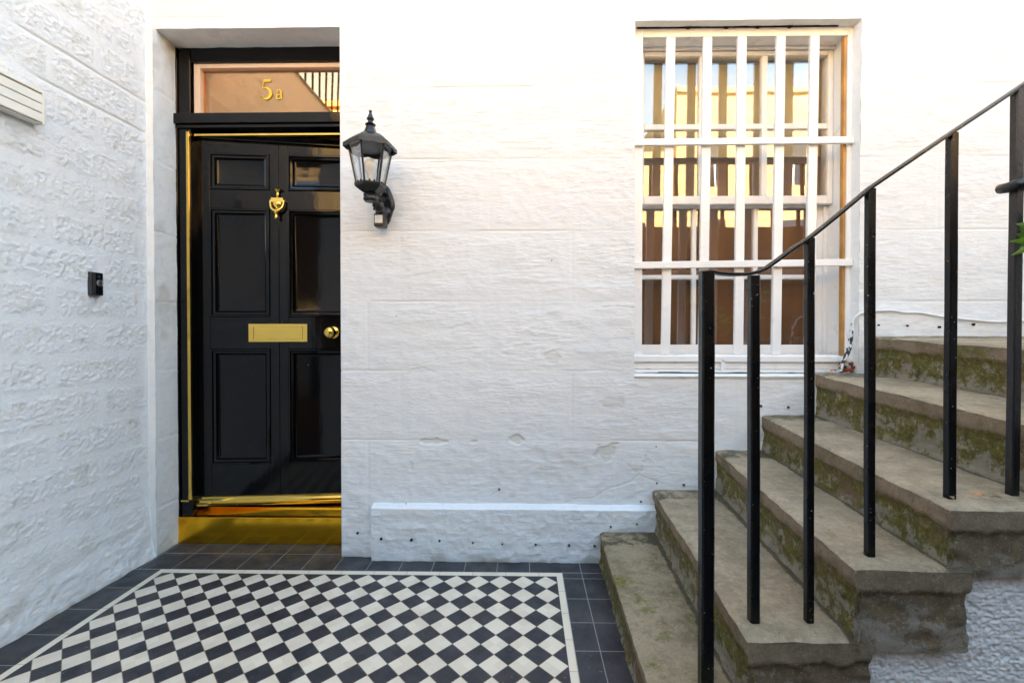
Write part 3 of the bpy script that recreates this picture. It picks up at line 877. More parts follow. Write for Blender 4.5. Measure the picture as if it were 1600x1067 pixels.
# sashes
def sash(name, Yg, z0, z1, gl0, gl1, gz0, gz1, mx, mz, d=.038, mw=.022):
    b = MB(); y0 = Yg-.018; y1 = Yg+d-.018
    b.box((fxl-.001, y0, z0), (gl0, y1, z1)); b.box((gl1, y0, z0), (lx+.0005, y1, z1))
    b.box((gl0, y0+.0004, gz1), (gl1, y1, z1)); b.box((gl0, y0+.0004, z0), (gl1, y1, gz0))
    for x in mx: b.box((x-mw/2, y0+.003, gz0), (x+mw/2, y1-.003, gz1))
    for z in mz: b.box((gl0, y0+.0045, z-mw/2), (gl1, y1-.004, z+mw/2))
    o = b.build(name, M_trim, winf, bevel=.005)
    # dark glazing line behind the bars plus the panes
    for xa, xb in zip([gl0]+[x+mw/2 for x in mx], [x-mw/2 for x in mx]+[gl1]):
        for za, zb in zip([gz0]+[z+mw/2 for z in mz], [z-mw/2 for z in mz]+[gz1]):
            q = MB(); q.box((xa-.003, Yg, za-.003), (xb+.003, Yg+.004, zb+.003))
            pn = q.build('pane', M_glass, winf)
    return o
Yu, Yl = 2.469, 2.521
gxr = onY(1290, 300, Yu).x
sash('upper_sash', Yu, onY(1160, 319, 2.451).z, fz1-.0125, fxl+.035, gxr, onY(1160, 306, 2.453).z, onY(1160, 90, Yu).z,
     [onY(1096.5, 200, 2.457).x, onY(1194.5, 200, 2.457).x], [onY(1160, 198, 2.457).z], mw=.030)
sash('lower_sash', Yl, onY(1160, 555, 2.503).z-.01, onY(1160, 326, 2.503).z+.045, fxl+.035, onY(1272, 450, Yl).x, onY(1160, 538.5, Yl).z, onY(1160, 326, Yl).z,
     [onY(1084.5, 430, 2.509).x, onY(1180.5, 430, 2.509).x], [onY(1160, 433, 2.509).z], mw=.024)
b = MB(); b.box((lx-.020, 2.4895, fzb-.03), (lx+.0015, 2.5025, onY(1160, 319, 2.451).z-.001)); b.build('parting_bead', M_trim, winf, bevel=.002)
# sill
b = MB()
zz1 = onY(1160, 555, YF-.005).z
b.box((WX0-.01, YF-.012, zz1-.035), (WX1-.06, 2.494, zz1)); b.box((WX0-.01, YF-.004, zz1-.072), (WX1-.06, YF+.05, zz1-.037)); b.box((WX0-.01, YF-.010, WZ0+.004), (WX1-.06, YF+.05, zz1-.074))
wx = onY(1127, 580, YF).x; b.box((wx-.009, YF-.022, WZ0+.008), (wx+.009, YF-.0125, zz1-.02))
b.build('window_sill', M_trim, winf, bevel=.003)
def crack_strip(name, x0, x1, y0, y1, zfun, hfun, n=150):
    b = MB(); vs = []; fs = []
    for i in range(n+1):
        x = x0+(x1-x0)*i/n; z = zfun(x); h = hfun(x)
        vs += [(x, y0, z), (x, y0, z+h), (x, y1, z+h), (x, y1, z)]
    for i in range(n):
        q = 4*i; fs += [(q, q+4, q+5, q+1), (q+1, q+5, q+6, q+2), (q+2, q+6, q+7, q+3), (q+3, q+7, q+4, q)]
    b.add(vs, fs+[(0, 1, 2, 3), (4*n+3, 4*n+2, 4*n+1, 4*n)]); return b.build(name, M_hole, winf)
def n1d(x, f, o): return float(vnoise(np.array([[x*f+o, 3.3, o]]))[0])
crack_strip('sill_gap', WX0+.06, WX1-.1, YF-.014, YF-.0095, lambda x: WZ0+.004, lambda x: .0004+.0045*max(0, min(1, n1d(x, 11, 5)*4)))
hs_ = [onY(u, 41, 2.339).x for u in (1076, 1136, 1185, 1235)]
crack_strip('lintel_crack', WX0+.02, WX1-.08, 2.3375, 2.3486, lambda x: WZ1-.0045-.006*max([0]+[1-abs(x-h)/.016 for h in hs_]), lambda x: .0012+.0022*max(0, n1d(x, 25, 9))+.013*max([0]+[1-abs(x-h)/.016 for h in hs_]), 300)

# room behind
b = MB(); ry0 = 2.591
b.box((WX0-.35, ry0, .3), (WX1+.35, ry0+.02, WZ1+.2)); sh = b.build('shutter', M_blind, winf)

M_rb = simple('olive_cream_blind', (.62, .55, .33), .8, var=.04)
b = MB(); b.box((fxl+.0, 2.547, onY(1160, 246, 2.549).z), (lx-.001, 2.553, fz1-.03)); b.build('roller_blind', M_rb, winf)

# security grille
gr = MB()
yb0 = 2.340
r1a, r1b = onY(1160, 225.5, yb0).z, onY(1160, 215.5, yb0).z
gg = MB(); rails_z = [(onY(1160, 226, yb0).z, onY(1160, 216, yb0).z), (onY(1160, 418.5, yb0).z, onY(1160, 408, yb0).z)]
grille = empty('window_grille', (1.13, yb0, 1.9), None, None); grille.parent = house
grille.location = Vector((1.13, yb0, 1.9))-house.location
gxl, gxr_ = WX0+.002, min(WX1-.004, onY(1336, 300, yb0).x)
for k, (za, zb) in enumerate(rails_z):
    b = MB(); t_ = .008 if k == 0 else .014
    b.hexa([(gxl, yb0-.010, za-.004), (gxr_, yb0-.010, za+.001+.008*k), (gxr_, YF-.001, za+.001+.008*k), (gxl, YF-.001, za-.004),
            (gxl, yb0-.010, zb-.004), (gxr_, yb0-.010, zb+.001+.008*k), (gxr_, YF-.001, zb+.001+.008*k), (gxl, YF-.001, zb-.004)])
    b.build('grille_rail', M_trim, grille, bevel=.002)
zb3 = onY(1160, 556, yb0).z
b = MB(); b.box((WX0+.003, yb0-.012, zb3-.03), (onY(1326, 556, yb0).x, YF-.001, zb3)); b.build('grille_rail', M_trim, grille, bevel=.003)
for (ut, ub) in [(1049, 1040.5), (1106.7, 1099), (1160.5, 1155), (1221.3, 1214), (1274.5, 1266)]:
    pt = onY(ut, 56, YF); pb = onY(ub, 553, YF); pt.z = fz1-.0035; w = .0225
    b = MB(); y0_, y1_ = YF+.002, YF+.022
    b.hexa([(pb.x-w, y0_, pb.z-.002), (pb.x+w, y0_, pb.z-.002), (pb.x+w, y1_, pb.z-.002), (pb.x-w, y1_, pb.z-.002),
            (pt.x-w, y0_, pt.z+.006), (pt.x+w, y0_, pt.z+.006), (pt.x+w, y1_, pt.z+.006), (pt.x-w, y1_, pt.z+.006)])
    b.build('grille_bar', M_trim, grille, bevel=.003)


# ---------------------------------------------------------------- left block wall
G = Grid()
JZ = [0, .14, .292, .445, .595, .745, .897, 1.048, 1.205, 1.352, 1.505, 1.66, 1.825, 1.99, 2.165, 2.325, 2.48, 2.63, 2.79]
ya, yb = .9, YW+.01
ny, nz = int((yb-ya)/.0048), int(2.79/.0048)
Yg, Zg = np.meshgrid(np.linspace(ya, yb, ny), np.linspace(0, 2.96, nz), indexing='ij')
JZ[-1] = 2.80; JZ.append(2.96)
JZ = [max(0, 1.15+(z-1.15)*.983) for z in JZ]
ed = np.array(JZ); k = np.clip(np.searchsorted(ed, Zg)-1, 0, len(ed)-2)
Pn = np.stack([0*Yg, Yg, Zg], -1)
wz = fbm(Pn, (1, 3, 6), 3)*.010
dz_ = np.minimum(np.abs(Zg+wz-ed[k]), np.abs(ed[k+1]-Zg-wz))
joff = np.where(k % 2, 2.018, 1.812)
BL = .412
q = (Yg+wz*.6-joff)/BL; dy_ = np.abs(q-np.round(q))*BL
cell = np.floor(q)
jw = .009+.006*fbm(Pn, (1, 5, 5), 2, 3)
inside = sstep(0, .022, dz_-jw)*sstep(0, .022, dy_-jw)
nearc = sstep(YW-.005, YW-.055, Yg+fbm(Pn, (1, 10, 10), 2)*.01)          # smooth render strip at the corner
inside = inside*nearc
P4 = np.stack([k*2.3+cell*1.7, Yg, Zg], -1)
rough = ridged(P4, (1, 55, 75), 2, 3)*.0010+fbm(P4, (1, 34, 50), 3, 8)*.0020+fbm(P4, (1, 90, 105), 2, 1)*.0034
basem = 1-sstep(.05, .35, Zg+.25*fbm(Pn, (1, 2, 2), 2, 9))
smear = ridged(Pn, (1, 7, 12), 4, 33)*.010+fbm(Pn, (1, 30, 34), 3, 5)*.003
disp = inside*(rough+.0004)*(1-basem)+basem*(smear+.006)+fbm(Pn, (1, 20, 20), 3)*.0015
gap = np.exp(-((np.minimum(np.abs(Zg+wz-2.148), np.abs(Zg+wz-2.305))-.0)/.0045)**2)*sstep(-.1, .12, fbm(Pn, (1, 2.2, 1), 2, 14)+.1)
disp -= gap*.007
at = np.clip(.4*gap+.28*sstep(.15, .5, fbm(Pn, (1, 16, 26), 4, 90))*inside+.8*np.exp(-(Zg/.02)**2)*sstep(-.1, .3, fbm(Pn, (1, 14, 14), 3, 70)), 0, 1)
disp = disp-.004*np.exp(-((Yg-(YW-.028))/.004)**2)
foot = .012*np.exp(-(Zg/.05)**2)-.020*np.clip((2.2-Yg)/.6, 0, 1.5)
G.patch(np.stack([XL+disp+foot, Yg, Zg], -1), at, rough=inside*(1-.7*basem))
G.patch(lerp2((XL-.03, -.2, 0), (XL-.03, ya, 0), (XL-.03, ya, 3.33), (XL-.03, -.2, 3.33), 20, 20))
up = lerp2((XL, ya, 2.96), (XL, yb, 2.96), (XL, yb, 3.33), (XL, ya, 3.33), 300, 60)
up[..., 0] += -.020*np.clip((2.2-up[..., 1])/.6, 0, 1.5)+fbm(up, (1, 14, 18), 4, 3)*.005+.003
G.patch(up, None, 0)
G.patch(lerp2((XL, -.2, 3.33), (XL, yb, 3.33), (XL-1.6, yb, 3.33), (XL-1.6, -.2, 3.33), 4, 4))
G.patch(lerp2((XL-1.6, -.2, 0), (XL, -.2, 0), (XL, -.2, 3.33), (XL-1.6, -.2, 3.33), 6, 6))
G.patch(lerp2((XL-1.6, -.2, 0), (XL-1.6, yb, 0), (XL-1.6, yb, 3.33), (XL-1.6, -.2, 3.33), 4, 4))
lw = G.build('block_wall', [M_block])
tag(lw, 'rough white painted concrete block wall to the left of the black door', 'wall')
# railing on top of it (seen reflected in the fanlight)
rl = empty('entrance_railing', (XL-.06, .5, 3.33), 'iron railing along the top of the white block wall', 'railing')
for k in range(17):
    y = -.14+k*.145
    b = MB(); b.beam((XL-.06, y, 3.33), (XL-.06, y, 4.25), .014, .014); b.build('railing_bar', M_iron, rl)
b = MB(); b.box((XL-.085, -.18, 4.25), (XL-.035, 2.3, 4.275)); b.build('top_rail', M_iron, rl)

# ---------------------------------------------------------------- staircase
stair = empty('stone_staircase', (.9, 1.8, 0), 'worn mossy stone steps rising to the right beneath the barred window', 'steps')
V = lambda p: np.array(p, float)
wz_ = [onY(936, 830, YP), onY(1020, 765, YW), onY(1117, 703, YW), onY(1190, 648, YW), onY(1272, 583, YW), onY(1355, 525, YW)]
NOSE_W = [V(p) for p in wz_]
NOSE_N = [V((.352, 1.125, .147)), V(onZ(1170, 1000, .345)), V(onZ(1340, 888.5, .537)), V((1.107, 1.19, .692)), V((1.424, 1.185, .886)), V((1.80, 1.18, 1.07))]
NOSE_W.append(V((3.1, YW, 1.15))); NOSE_N.append(V((3.1, 1.18, 1.08)))
def stone_disp(P, amp=1.0, seed=0):
    e = np.stack([fbm(P, 22, 4, seed+1), fbm(P, 22, 4, seed+30), fbm(P, 22, 4, seed+60)], -1)*.0045*amp
    e[..., 2] *= .6
    e += np.stack([fbm(P, 3.5, 2, seed+5), fbm(P, 3.5, 2, seed+8), fbm(P, 3.5, 2, seed+12)*.6], -1)*.0045*amp
    return e
for i in range(6):
    G = Grid()
    w0, n0 = NOSE_W[i], NOSE_N[i]; w1, n1 = NOSE_W[i+1].copy(), NOSE_N[i+1].copy()
    below_w = NOSE_W[i-1][2] if i else 0.0; below_n = NOSE_N[i-1][2] if i else 0.0
    w0e = w0+np.array([(w0-n0)[0]*.03, .03, 0])                  # run a little into the wall
    wb = w1.copy(); nb = n1.copy(); wb[2] = w0[2]; nb[2] = n0[2]
    wb[0] += .05; nb[0] += .05
    nb[1] = n0[1]; wb[1] = YW+.03
    ln = int(np.linalg.norm(w0e-n0)/.012); wd_ = int(max(.2, np.linalg.norm(nb-n0))/.012)
    treadm = 0; 
    T_ = lerp2(n0, nb, wb, w0e, wd_, ln)
    rd = .010                                                    # worn round nosing
    uu = np.linspace(0, 1, wd_)[:, None]*np.linalg.norm(nb-n0); vv = np.linspace(0, 1, ln)[None, :]*np.linalg.norm(w0e-n0)
    drop = rd*(np.exp(-uu/.008)+.8*np.exp(-vv/.008))
    T2 = T_+stone_disp(T_, 1.0, i*7)
    T2[..., 2] -= drop*(.8+.5*fbm(T_, 15, 2, 4))
    back = np.linalg.norm(nb-n0)-.05-uu
    G.patch(T2, -np.exp(-np.clip(back, 0, 1)/.014)*np.ones_like(vv)*(i < 5)-.5*np.exp(-np.clip((1-vv)*1.2-.02, 0, 2)/.012)*np.ones_like(uu), 0)
    # riser
    hb_w = below_w-.03; hb_n = below_n-.03
    nb_ = n0.copy(); nb_[2] = hb_n; wb_ = w0e.copy(); wb_[2] = hb_w
    rr = int((n0[2]-hb_n)/.008)
    Rr = lerp2(n0, w0e, wb_, nb_, ln, rr)
    vv2 = np.linspace(0, 1, rr)[None, :]
    H = vv2*(n0[2]-hb_n)*np.ones((ln, 1))
    R2 = Rr+stone_disp(Rr, 1.0, i*7)
    R2[:, 0, 2] -= rd*.85
    R2[:, 1:, 2] -= rd*.85*np.exp(-H[:, 1:]/.01)
    hz_ = H+fbm(Rr, 18, 4, 3)*.018
    NOSEH = .058 if i else .012
    R2[..., 0] += (.006*sstep(NOSEH-.006, NOSEH+.004, hz_)+(.004+.004*(i > 0))*ridged(Rr, (25, 25, 30), 3, 5)*sstep(NOSEH, NOSEH+.02, hz_))*(1)
    R2[..., 0] -= .012*sstep(.02, 0, (n0[2]-below_n)-H)*(fbm(Rr, 12, 3, 4)*.5+.5)
    G.patch(R2, H, 1)
    # near end of the stone
    eb0 = n0.copy(); eb1 = nb.copy(); eb0[2] = hb_n; eb1[2] = hb_n
    rb = nb.copy()
    E = lerp2(n0, rb, eb1, eb0, wd_, rr)
    H = vv2*(n0[2]-hb_n)*np.ones((wd_, 1))
    E2 = E+stone_disp(E, 1.0, i*7)
    E2[:, 0, 2] -= rd*.6; E2[:, 1:, 2] -= rd*.6*np.exp(-H[:, 1:]/.01)
    hz_ = H+fbm(E*np.array([1, 1, .2]), 26, 5, 8, .65)*.028
    E2[..., 1] += .007*sstep(.064, .067, hz_)+ridged(E, (16, 16, 24), 4, 2)*.007*sstep(.06, .09, hz_)
    ub = np.linspace(0, 1, wd_)[:, None]
    E2[..., 0] += (fbm(E, 20, 4, 44)*.016-.004)*ub**10
    E2[..., 2] += fbm(E*np.array([1, 1, 0]), 18, 4, 70)*.020*vv2**3
    E2[..., 1] -= (fbm(E, 40, 3, 71)*.004)*sstep(.06, .09, hz_)
    G.patch(E2, H, 2, flip=False)
    mats = [M_tread if i else M_step1, M_riser, M_end]
    o = G.build('step', mats, stair)
# harled flank wall under the steps
G = Grid()
Xg, Zg = np.meshgrid(np.arange(.70, 2.0, .0028), np.arange(0, .92, .0028), indexing='ij')
Pg = np.stack([Xg, 0*Xg, Zg], -1)
topz = np.where(Xg < .885, .17, np.where(Xg < 1.145, .36, np.where(Xg < 1.46, .56, np.where(Xg < 1.84, .71, .90))))
cell_ = np.abs(fbm(Pg, (80, 1, 105), 2, 3))
d = (.5-cell_)*.008+fbm(Pg, (14, 1, 16), 3)*.004+fbm(Pg, (130, 1, 130), 2, 6)*.0015
edge = sstep(.0, .03, topz-Zg-.02*fbm(Pg, 14, 3))
d = d*edge
keep = (Zg < topz)[:-1, :-1]
G.patch(np.stack([Xg, 1.226-d, Zg], -1), None, 0, keep=keep)
G.build('flank_wall', M_harl, stair)

# ---------------------------------------------------------------- railing
rail = empty('stair_railing', (1.0, 1.3, .3), 'black painted iron handrail on square posts along the mossy steps', 'railing')
YR = 1.270
tops = {}
def post(ub, vb, ut, vt, Y, w, zb=None, mat=M_iron, lab=None, ang=0, name='post'):
    pb = onY(ub, vb, Y); pt = onY(ut, vt, Y)
    if zb is not None: pb.z = zb
    pb.z -= .03
    b = MB()
    n = 14; vs = []; fs = []
    for k in range(n+1):
        c = pb.lerp(pt, k/n)
        wv = w*(1+.005*math.sin(k*5.1+ub)); h_ = wv/2; ch = h_*.25
        for (x, y) in [(-h_+ch, -h_), (h_-ch, -h_), (h_, -h_+ch), (h_, h_-ch), (h_-ch, h_), (-h_+ch, h_), (-h_, h_-ch), (-h_, -h_+ch)]:
            vs.append((c.x+x*math.cos(ang)-y*math.sin(ang)+.0004*math.sin(k*.9+ub), c.y+x*math.sin(ang)+y*math.cos(ang), c.z))
    for j in range(n):
        for k in range(8): k2 = (k+1) % 8; fs.append((j*8+k, j*8+k2, j*8+8+k2, j*8+8+k))
    fs += [tuple(reversed(range(8))), tuple(n*8+k for k in range(8))]
    b.add(vs, fs); o = b.build(name, mat, rail, smooth=30)
    return pt
tA = post(1103, 1076, 1104, 427, YR, .0350, zb=.145, name='newel_post')
tB = post(1177.5, 968, 1177.5, 431, YR, .0260)
tC = post(1263.5, 968, 1265, 373, YR, .0205)
tD = post(1358.5, 864, 1359.5, 296, YR-.014, .0205)
tE = post(1483.5, 775, 1487.5, 209, YR-.009, .0215)
tF = post(1581.5, 770, 1590, 139, YR+.019, .0225, mat=M_ironr)
pts = [onY(1094, 426, YR), onY(1108, 424.5, YR), onY(1125, 427.5, YR), onY(1145, 429, YR), onY(1168, 428.5, YR), onY(1182, 425.5, YR), onY(1195, 420, YR), onY(1215, 406, YR), onY(1240, 387.5, YR), onY(1265, 371.5, YR),
       onY(1310, 335, YR-.006), onY(1359, 294, YR-.012), onY(1420, 252.5, YR-.014), onY(1487, 207, YR-.016), onY(1540, 172, YR), onY(1590, 138, YR+.015), onY(1680, 76, YR+.02)]
b = MB(); vs = []; fs = []
for i, p in enumerate(pts):
    t = (pts[min(i+1, len(pts)-1)]-pts[max(i-1, 0)]).normalized(); up = Vector((0, 1, 0)).cross(t)*-1; up.normalize()
    if up.z < 0: up = -up
    hw = .0145; th = .0095
    sec = [(-hw, -th*.35), (-hw, th*.15), (-hw*.6, th*.5), (hw*.6, th*.5), (hw, th*.15), (hw, -th*.35), (hw*.7, -th*.5), (-hw*.7, -th*.5)]
    for (a, c) in sec: vs.append(p+Vector((0, a, 0))+up*c)
for j in range(len(pts)-1):
    for k in range(8): k2 = (k+1) % 8; fs.append((j*8+k, j*8+k2, j*8+8+k2, j*8+8+k))
fs += [tuple(reversed(range(8))), tuple((len(pts)-1)*8+k for k in range(8))]
b.add(vs, fs); b.build('handrail', M_iron, rail, smooth=40)
# bracket clasping the last post
c = onY(1586, 291, YR+.015)
b = MB(); q = .021
loop = [c+Vector((x, y, z)) for x, y, z in [(.36, -.03, .035), (.20, -.028, .022), (.03, -q, .006), (-q, -q*1.1, -.002), (-q*1.15, 0, -.004), (-q, q*1.05, -.002), (.02, q, .002), (.2, .03, .02)]]
b.tube(loop, .0085, 8, flat=1.5); b.build('bracket', M_ironr, rail, smooth=60)

# ---------------------------------------------------------------- wall lantern
LX, LY = onY(579, 250, 2.10).x, 2.10
def lzv(v, Y=LY): return onY(579, v, Y).z
lamp = empty('wall_lantern', (LX+.01, YW, 1.75), 'black hexagonal coach lantern fixed to the white wall beside the door', 'lamp')
z_rim = lzv(230); z_bot = lzv(291); z_roof = lzv(205); z_fin = lzv(180)
A0 = R(24)
b = MB()
roofp = [(.117, z_rim-.002), (.113, z_rim+.008), (.092, z_rim+.026), (.068, z_rim+.044), (.036, z_rim+.058), (.026, z_rim+.074), (.019, z_rim+.094)]
b.lathe([(r, z) for r, z in roofp]+[(.018, z_rim+.10)], (LX, LY, 0), 6, a0=A0)
# scalloped skirt round the rim
for s in range(6):
    a = A0+s*math.pi/3; bb = a+math.pi/3
    p = Vector((LX+.117*math.cos(a), LY+.117*math.sin(a), 0)); q = Vector((LX+.117*math.cos(bb), LY+.117*math.sin(bb), 0))
    nn = 12; vs = []; fs = []
    for k in range(nn+1):
        m = p.lerp(q, k/nn); o_ = (m-Vector((LX, LY, 0))).normalized()
        h = .009+.007*abs(math.sin(math.pi*k/nn*2.0))+(.006 if k in (0, nn) else 0)
        for (dr, z) in ((.003, z_rim+.004), (.004, z_rim-h), (.001, z_rim-h), (-.002, z_rim+.004)):
            vs.append(m+o_*dr+Vector((0, 0, z)))
    for k in range(nn):
        for j in range(4): j2 = (j+1) % 4; fs.append((k*4+j, k*4+j2, k*4+4+j2, k*4+4+j))
    fs += [(0, 1, 2, 3), (nn*4+3, nn*4+2, nn*4+1, nn*4)]
    b.add(vs, fs)
b.build('lantern_roof', M_lamp, lamp, smooth=30)
b = MB(); zf = z_rim+.098
b.lathe([(.022, zf), (.024, zf+.004), (.015, zf+.010), (.011, zf+.018), (.012, zf+.024), (.0165, zf+.028), (.0165, zf+.032), (.012, zf+.040), (.008, zf+.052), (.005, zf+.058), (.0075, zf+.063), (.006, zf+.069), (.001, zf+.072)], (LX, LY, 0), 18)
b.build('finial', M_lamp, lamp, smooth=50)
# cage
rt, rb_ = .097, .062
zt = z_rim-.004; zb = z_bot
for s in range(6):
    a = A0+s*math.pi/3
    b = MB(); b.beam((LX+rb_*math.cos(a), LY+rb_*math.sin(a), zb), (LX+rt*math.cos(a), LY+rt*math.sin(a), zt), .0075, .0075, up=(math.cos(a), math.sin(a), 0))
    b.build('cage_bar', M_lamp, lamp, bevel=.001)
b = MB(); b.lathe([(.030, zb-.034), (.050, zb-.022), (.064, zb-.012), (.070, zb-.006), (.072, zb+.004), (.066, zb+.008), (.058, zb+.006)], (LX, LY, 0), 6, a0=A0)
for s in range(18):
    a = A0+s*math.pi/9; r = .066 if s % 3 == 0 else .060
    b.lathe([(.006, zb+.004), (.005, zb+.012), (.001, zb+.016)], (LX+r*math.cos(a), LY+r*math.sin(a), 0), 6)
b.build('lantern_base', M_lamp, lamp, smooth=30)
for s in range(6):
    a = A0+s*math.pi/3; bb = a+math.pi/3
    def rp(r, an, z): return Vector((LX+r*math.cos(an), LY+r*math.sin(an), z))
    b = MB(); o_ = Vector((math.cos((a+bb)/2), math.sin((a+bb)/2), 0))*.0015
    v0, v1, v2, v3 = rp(rb_-.002, a, zb+.004), rp(rb_-.002, bb, zb+.004), rp(rt-.002, bb, zt), rp(rt-.002, a, zt)
    b.hexa([v0, v1, v1-o_, v0-o_, v3, v2, v2-o_, v3-o_])
    b.build('lantern_pane', M_glass_l, lamp)
b = MB(); b.lathe([(.017, zb-.002), (.017, zb+.035), (.015, zb+.038)], (LX, LY, 0), 16); b.build('bulb_holder', simple('ivory_plastic', (.7, .68, .62), .4), lamp, smooth=40)
M_bulb = simple('opal_bulb', (.85, .85, .83), .15)
b = MB(); b.lathe([(.013, zb+.038), (.014, zb+.048), (.026, zb+.072), (.030, zb+.090), (.027, zb+.108), (.016, zb+.120), (.002, zb+.124)], (LX, LY, 0), 20); b.build('bulb', M_bulb, lamp, smooth=60)
# back plate, scrolled arm, sensor
BX = onY(602, 318, YW-.02).x; bz = onY(602, 320, YW-.02).z
b = MB(); n = 36; vs = []; 
def outl(k):
    t = 2*math.pi*k/n; r = 1+.10*math.cos(4*t)
    return (.040*math.sin(t)*r*(1.0 if math.cos(t) > -.3 else .9), .093*math.cos(t)*(1+.05*math.cos(2*t)))
for (yy, sc) in ((YW+.006, 1), (YW-.012, 1), (YW-.018, .9), (YW-.020, .72), (YW-.026, .66)):
    for k in range(n): x, z = outl(k); vs.append((BX+x*sc, yy, bz+z*sc))
fs = [(j*n+k, j*n+(k+1) % n, (j+1)*n+(k+1) % n, (j+1)*n+k) for j in range(4) for k in range(n)]+[tuple(range(n)), tuple(4*n+k for k in reversed(range(n)))]
b.add(vs, fs)
b.lathe([(.006, 0), (.006, .004), (.003, .006)], (BX+.012, YW-.024, bz+.028), 10, axis='y')
b.build('back_plate', M_lamp, lamp, smooth=40)
b = MB()
arm = [(BX, YW-.02, bz-.045), (BX-.004, YW-.060, bz-.050), (BX-.002, YW-.115, bz-.035), (LX+.004, YW-.160, bz-.004), (LX+.001, YW-.187, bz+.035), (LX, LY, zb-.024)]
def cr(P_, n=8):
    out = []
    P_ = [Vector(p) for p in P_]
    for i in range(len(P_)-1):
        p0_, p1_, p2_, p3_ = P_[max(i-1, 0)], P_[i], P_[i+1], P_[min(i+2, len(P_)-1)]
        for k in range(n):
            t = k/n
            out.append(.5*((2*p1_)+(p2_-p0_)*t+(2*p0_-5*p1_+4*p2_-p3_)*t*t+(3*p1_-p0_-3*p2_+p3_)*t**3))
    out.append(P_[-1]); return out
A_ = cr(arm); b.tube(A_, [.030-.012*math.sin(math.pi*i/(len(A_)-1))+.006*math.sin(i*.9) for i in range(len(A_))], 14)
# scroll, leaf and drop on the arm
sc = cr([(BX-.002, YW-.03, bz+.055), (BX-.004, YW-.075, bz+.050), (BX-.005, YW-.105, bz+.015), (BX-.004, YW-.085, bz-.020), (BX-.003, YW-.060, bz-.005)])
b.tube(sc, [.015-.008*i/len(sc) for i in range(len(sc))], 10)
b.lathe([(.001, -.020), (.007, -.014), (.004, -.006), (.010, .002), (.008, .014), (.014, .022), (.010, .040)], (LX+.004, YW-.155, bz-.045), 12)
b.lathe([(.026, -.010), (.034, 0), (.030, .012), (.034, .020), (.024, .030)], (LX, LY, zb-.062), 14)
b.build('arm', M_lamp, lamp, smooth=50)
b = MB(); sx_, sz_ = BX-.012, onY(588, 346, YW-.06).z
b.box((sx_-.026, YW-.085, sz_-.030), (sx_+.026, YW-.025, sz_+.034)); b.box((sx_-.022, YW-.075, sz_+.034), (sx_+.022, YW-.020, sz_+.07))
sn = b.build('motion_sensor', M_lamp, lamp, bevel=.006)
b = MB(); b.box((sx_-.020, YW-.089, sz_-.014), (sx_+.018, YW-.084, sz_+.024)); b.build('sensor_lens', simple('white_lens', (.75, .75, .74), .35), lamp, bevel=.002)

# ---------------------------------------------------------------- doorbell and vent on the block wall
dbc = onX(153, 444, XL+.016)
db = empty('video_doorbell', (XL, dbc.y, dbc.z), 'small black video doorbell on the white block wall left of the door', 'doorbell')
p_t = onX(150, 427, XL+.03); p_b = onX(150, 463, XL+.03)
hy = .021; hh = (p_t.z-p_b.z)/2
dm = Matrix.Translation((0, 0, 0))
b = MB(); b.box((XL-.01, dbc.y-hy-.002, dbc.z-hh-.002), (XL+.008, dbc.y+hy+.002, dbc.z+hh+.002)); b.build('mount', simple('dark_grey_plastic', (.035, .035, .04), .45), db, bevel=.002)
b = MB(); b.box((XL+.0082, dbc.y-hy, dbc.z-hh), (XL+.022, dbc.y+hy, dbc.z+hh)); b.build('casing', simple('black_plastic', (.006, .006, .007), .2), db, bevel=.004)
MX = Matrix.Rotation(R(90), 3, 'Y')
b = MB(); b.lathe([(.0145, 0), (.0145, .004), (.0125, .0048), (.0115, .003)], (XL+.022, dbc.y+.002, dbc.z+.004), 28, M=MX); b.build('button_ring', simple('steel_ring', (.55, .53, .5), .3, metal=1), db, smooth=40)
b = MB(); b.lathe([(.0113, 0), (.0113, .0036), (.009, .0044), (.001, .0048)], (XL+.022, dbc.y+.002, dbc.z+.004), 28, M=MX); b.build('button', simple('grey_button', (.05, .05, .055), .3), db, smooth=40)
b = MB(); b.lathe([(.0065, 0), (.006, .0012), (.001, .0022)], (XL+.022, dbc.y, dbc.z+hh-.018), 16, M=MX); b.build('camera_lens', simple('lens_glass', (.03, .035, .05), .05), db, smooth=40)

va = onX(8, 113, XL+.035); vb = onX(72, 146, XL+.035); vc = onX(72, 196, XL+.035); vd = onX(6, 168, XL+.035)
M_vent = simple('cream_plastic', (.80, .77, .68), .4, var=.04)
vz0, vz1 = (vc.z+vd.z)/2, (va.z+vb.z)/2; vy1 = vb.y; vy0 = vy1-.235
vent = empty('wall_vent', (XL, (vy0+vy1)/2, (vz0+vz1)/2), 'cream plastic louvred vent cover high on the white block wall', 'vent')
b = MB()
b.box((XL-.01, vy0, vz0), (XL+.032, vy0+.012, vz1)); b.box((XL-.01, vy1-.010, vz0), (XL+.032, vy1, vz1)); b.box((XL-.01, vy0+.012, vz1-.008), (XL+.032, vy1-.010, vz1)); b.box((XL-.01, vy0+.012, vz0), (XL+.022, vy1-.010, vz0+.006))
b.build('vent_frame', M_vent, vent, bevel=.002)
for k in range(3):
    za = vz0+.006+(vz1-vz0-.018)*k/3; zb_2 = vz0+.006+(vz1-vz0-.018)*(k+1)/3
    b = MB()
    prf = [(XL+.010, zb_2-.001), (XL+.0285, zb_2-.0015), (XL+.0312, za+.004), (XL+.030, za+.0005), (XL+.022, za+.0005), (XL+.010, zb_2-.012)]
    vs = [(x, y, z) for y in (vy0+.0125, vy1-.0105) for x, z in prf]; n = 6
    b.add(vs, [(q, (q+1) % n, n+(q+1) % n, n+q) for q in range(n)]+[tuple(range(n)), tuple(reversed(range(n, 2*n)))])
    b.build('flap', M_vent, vent)
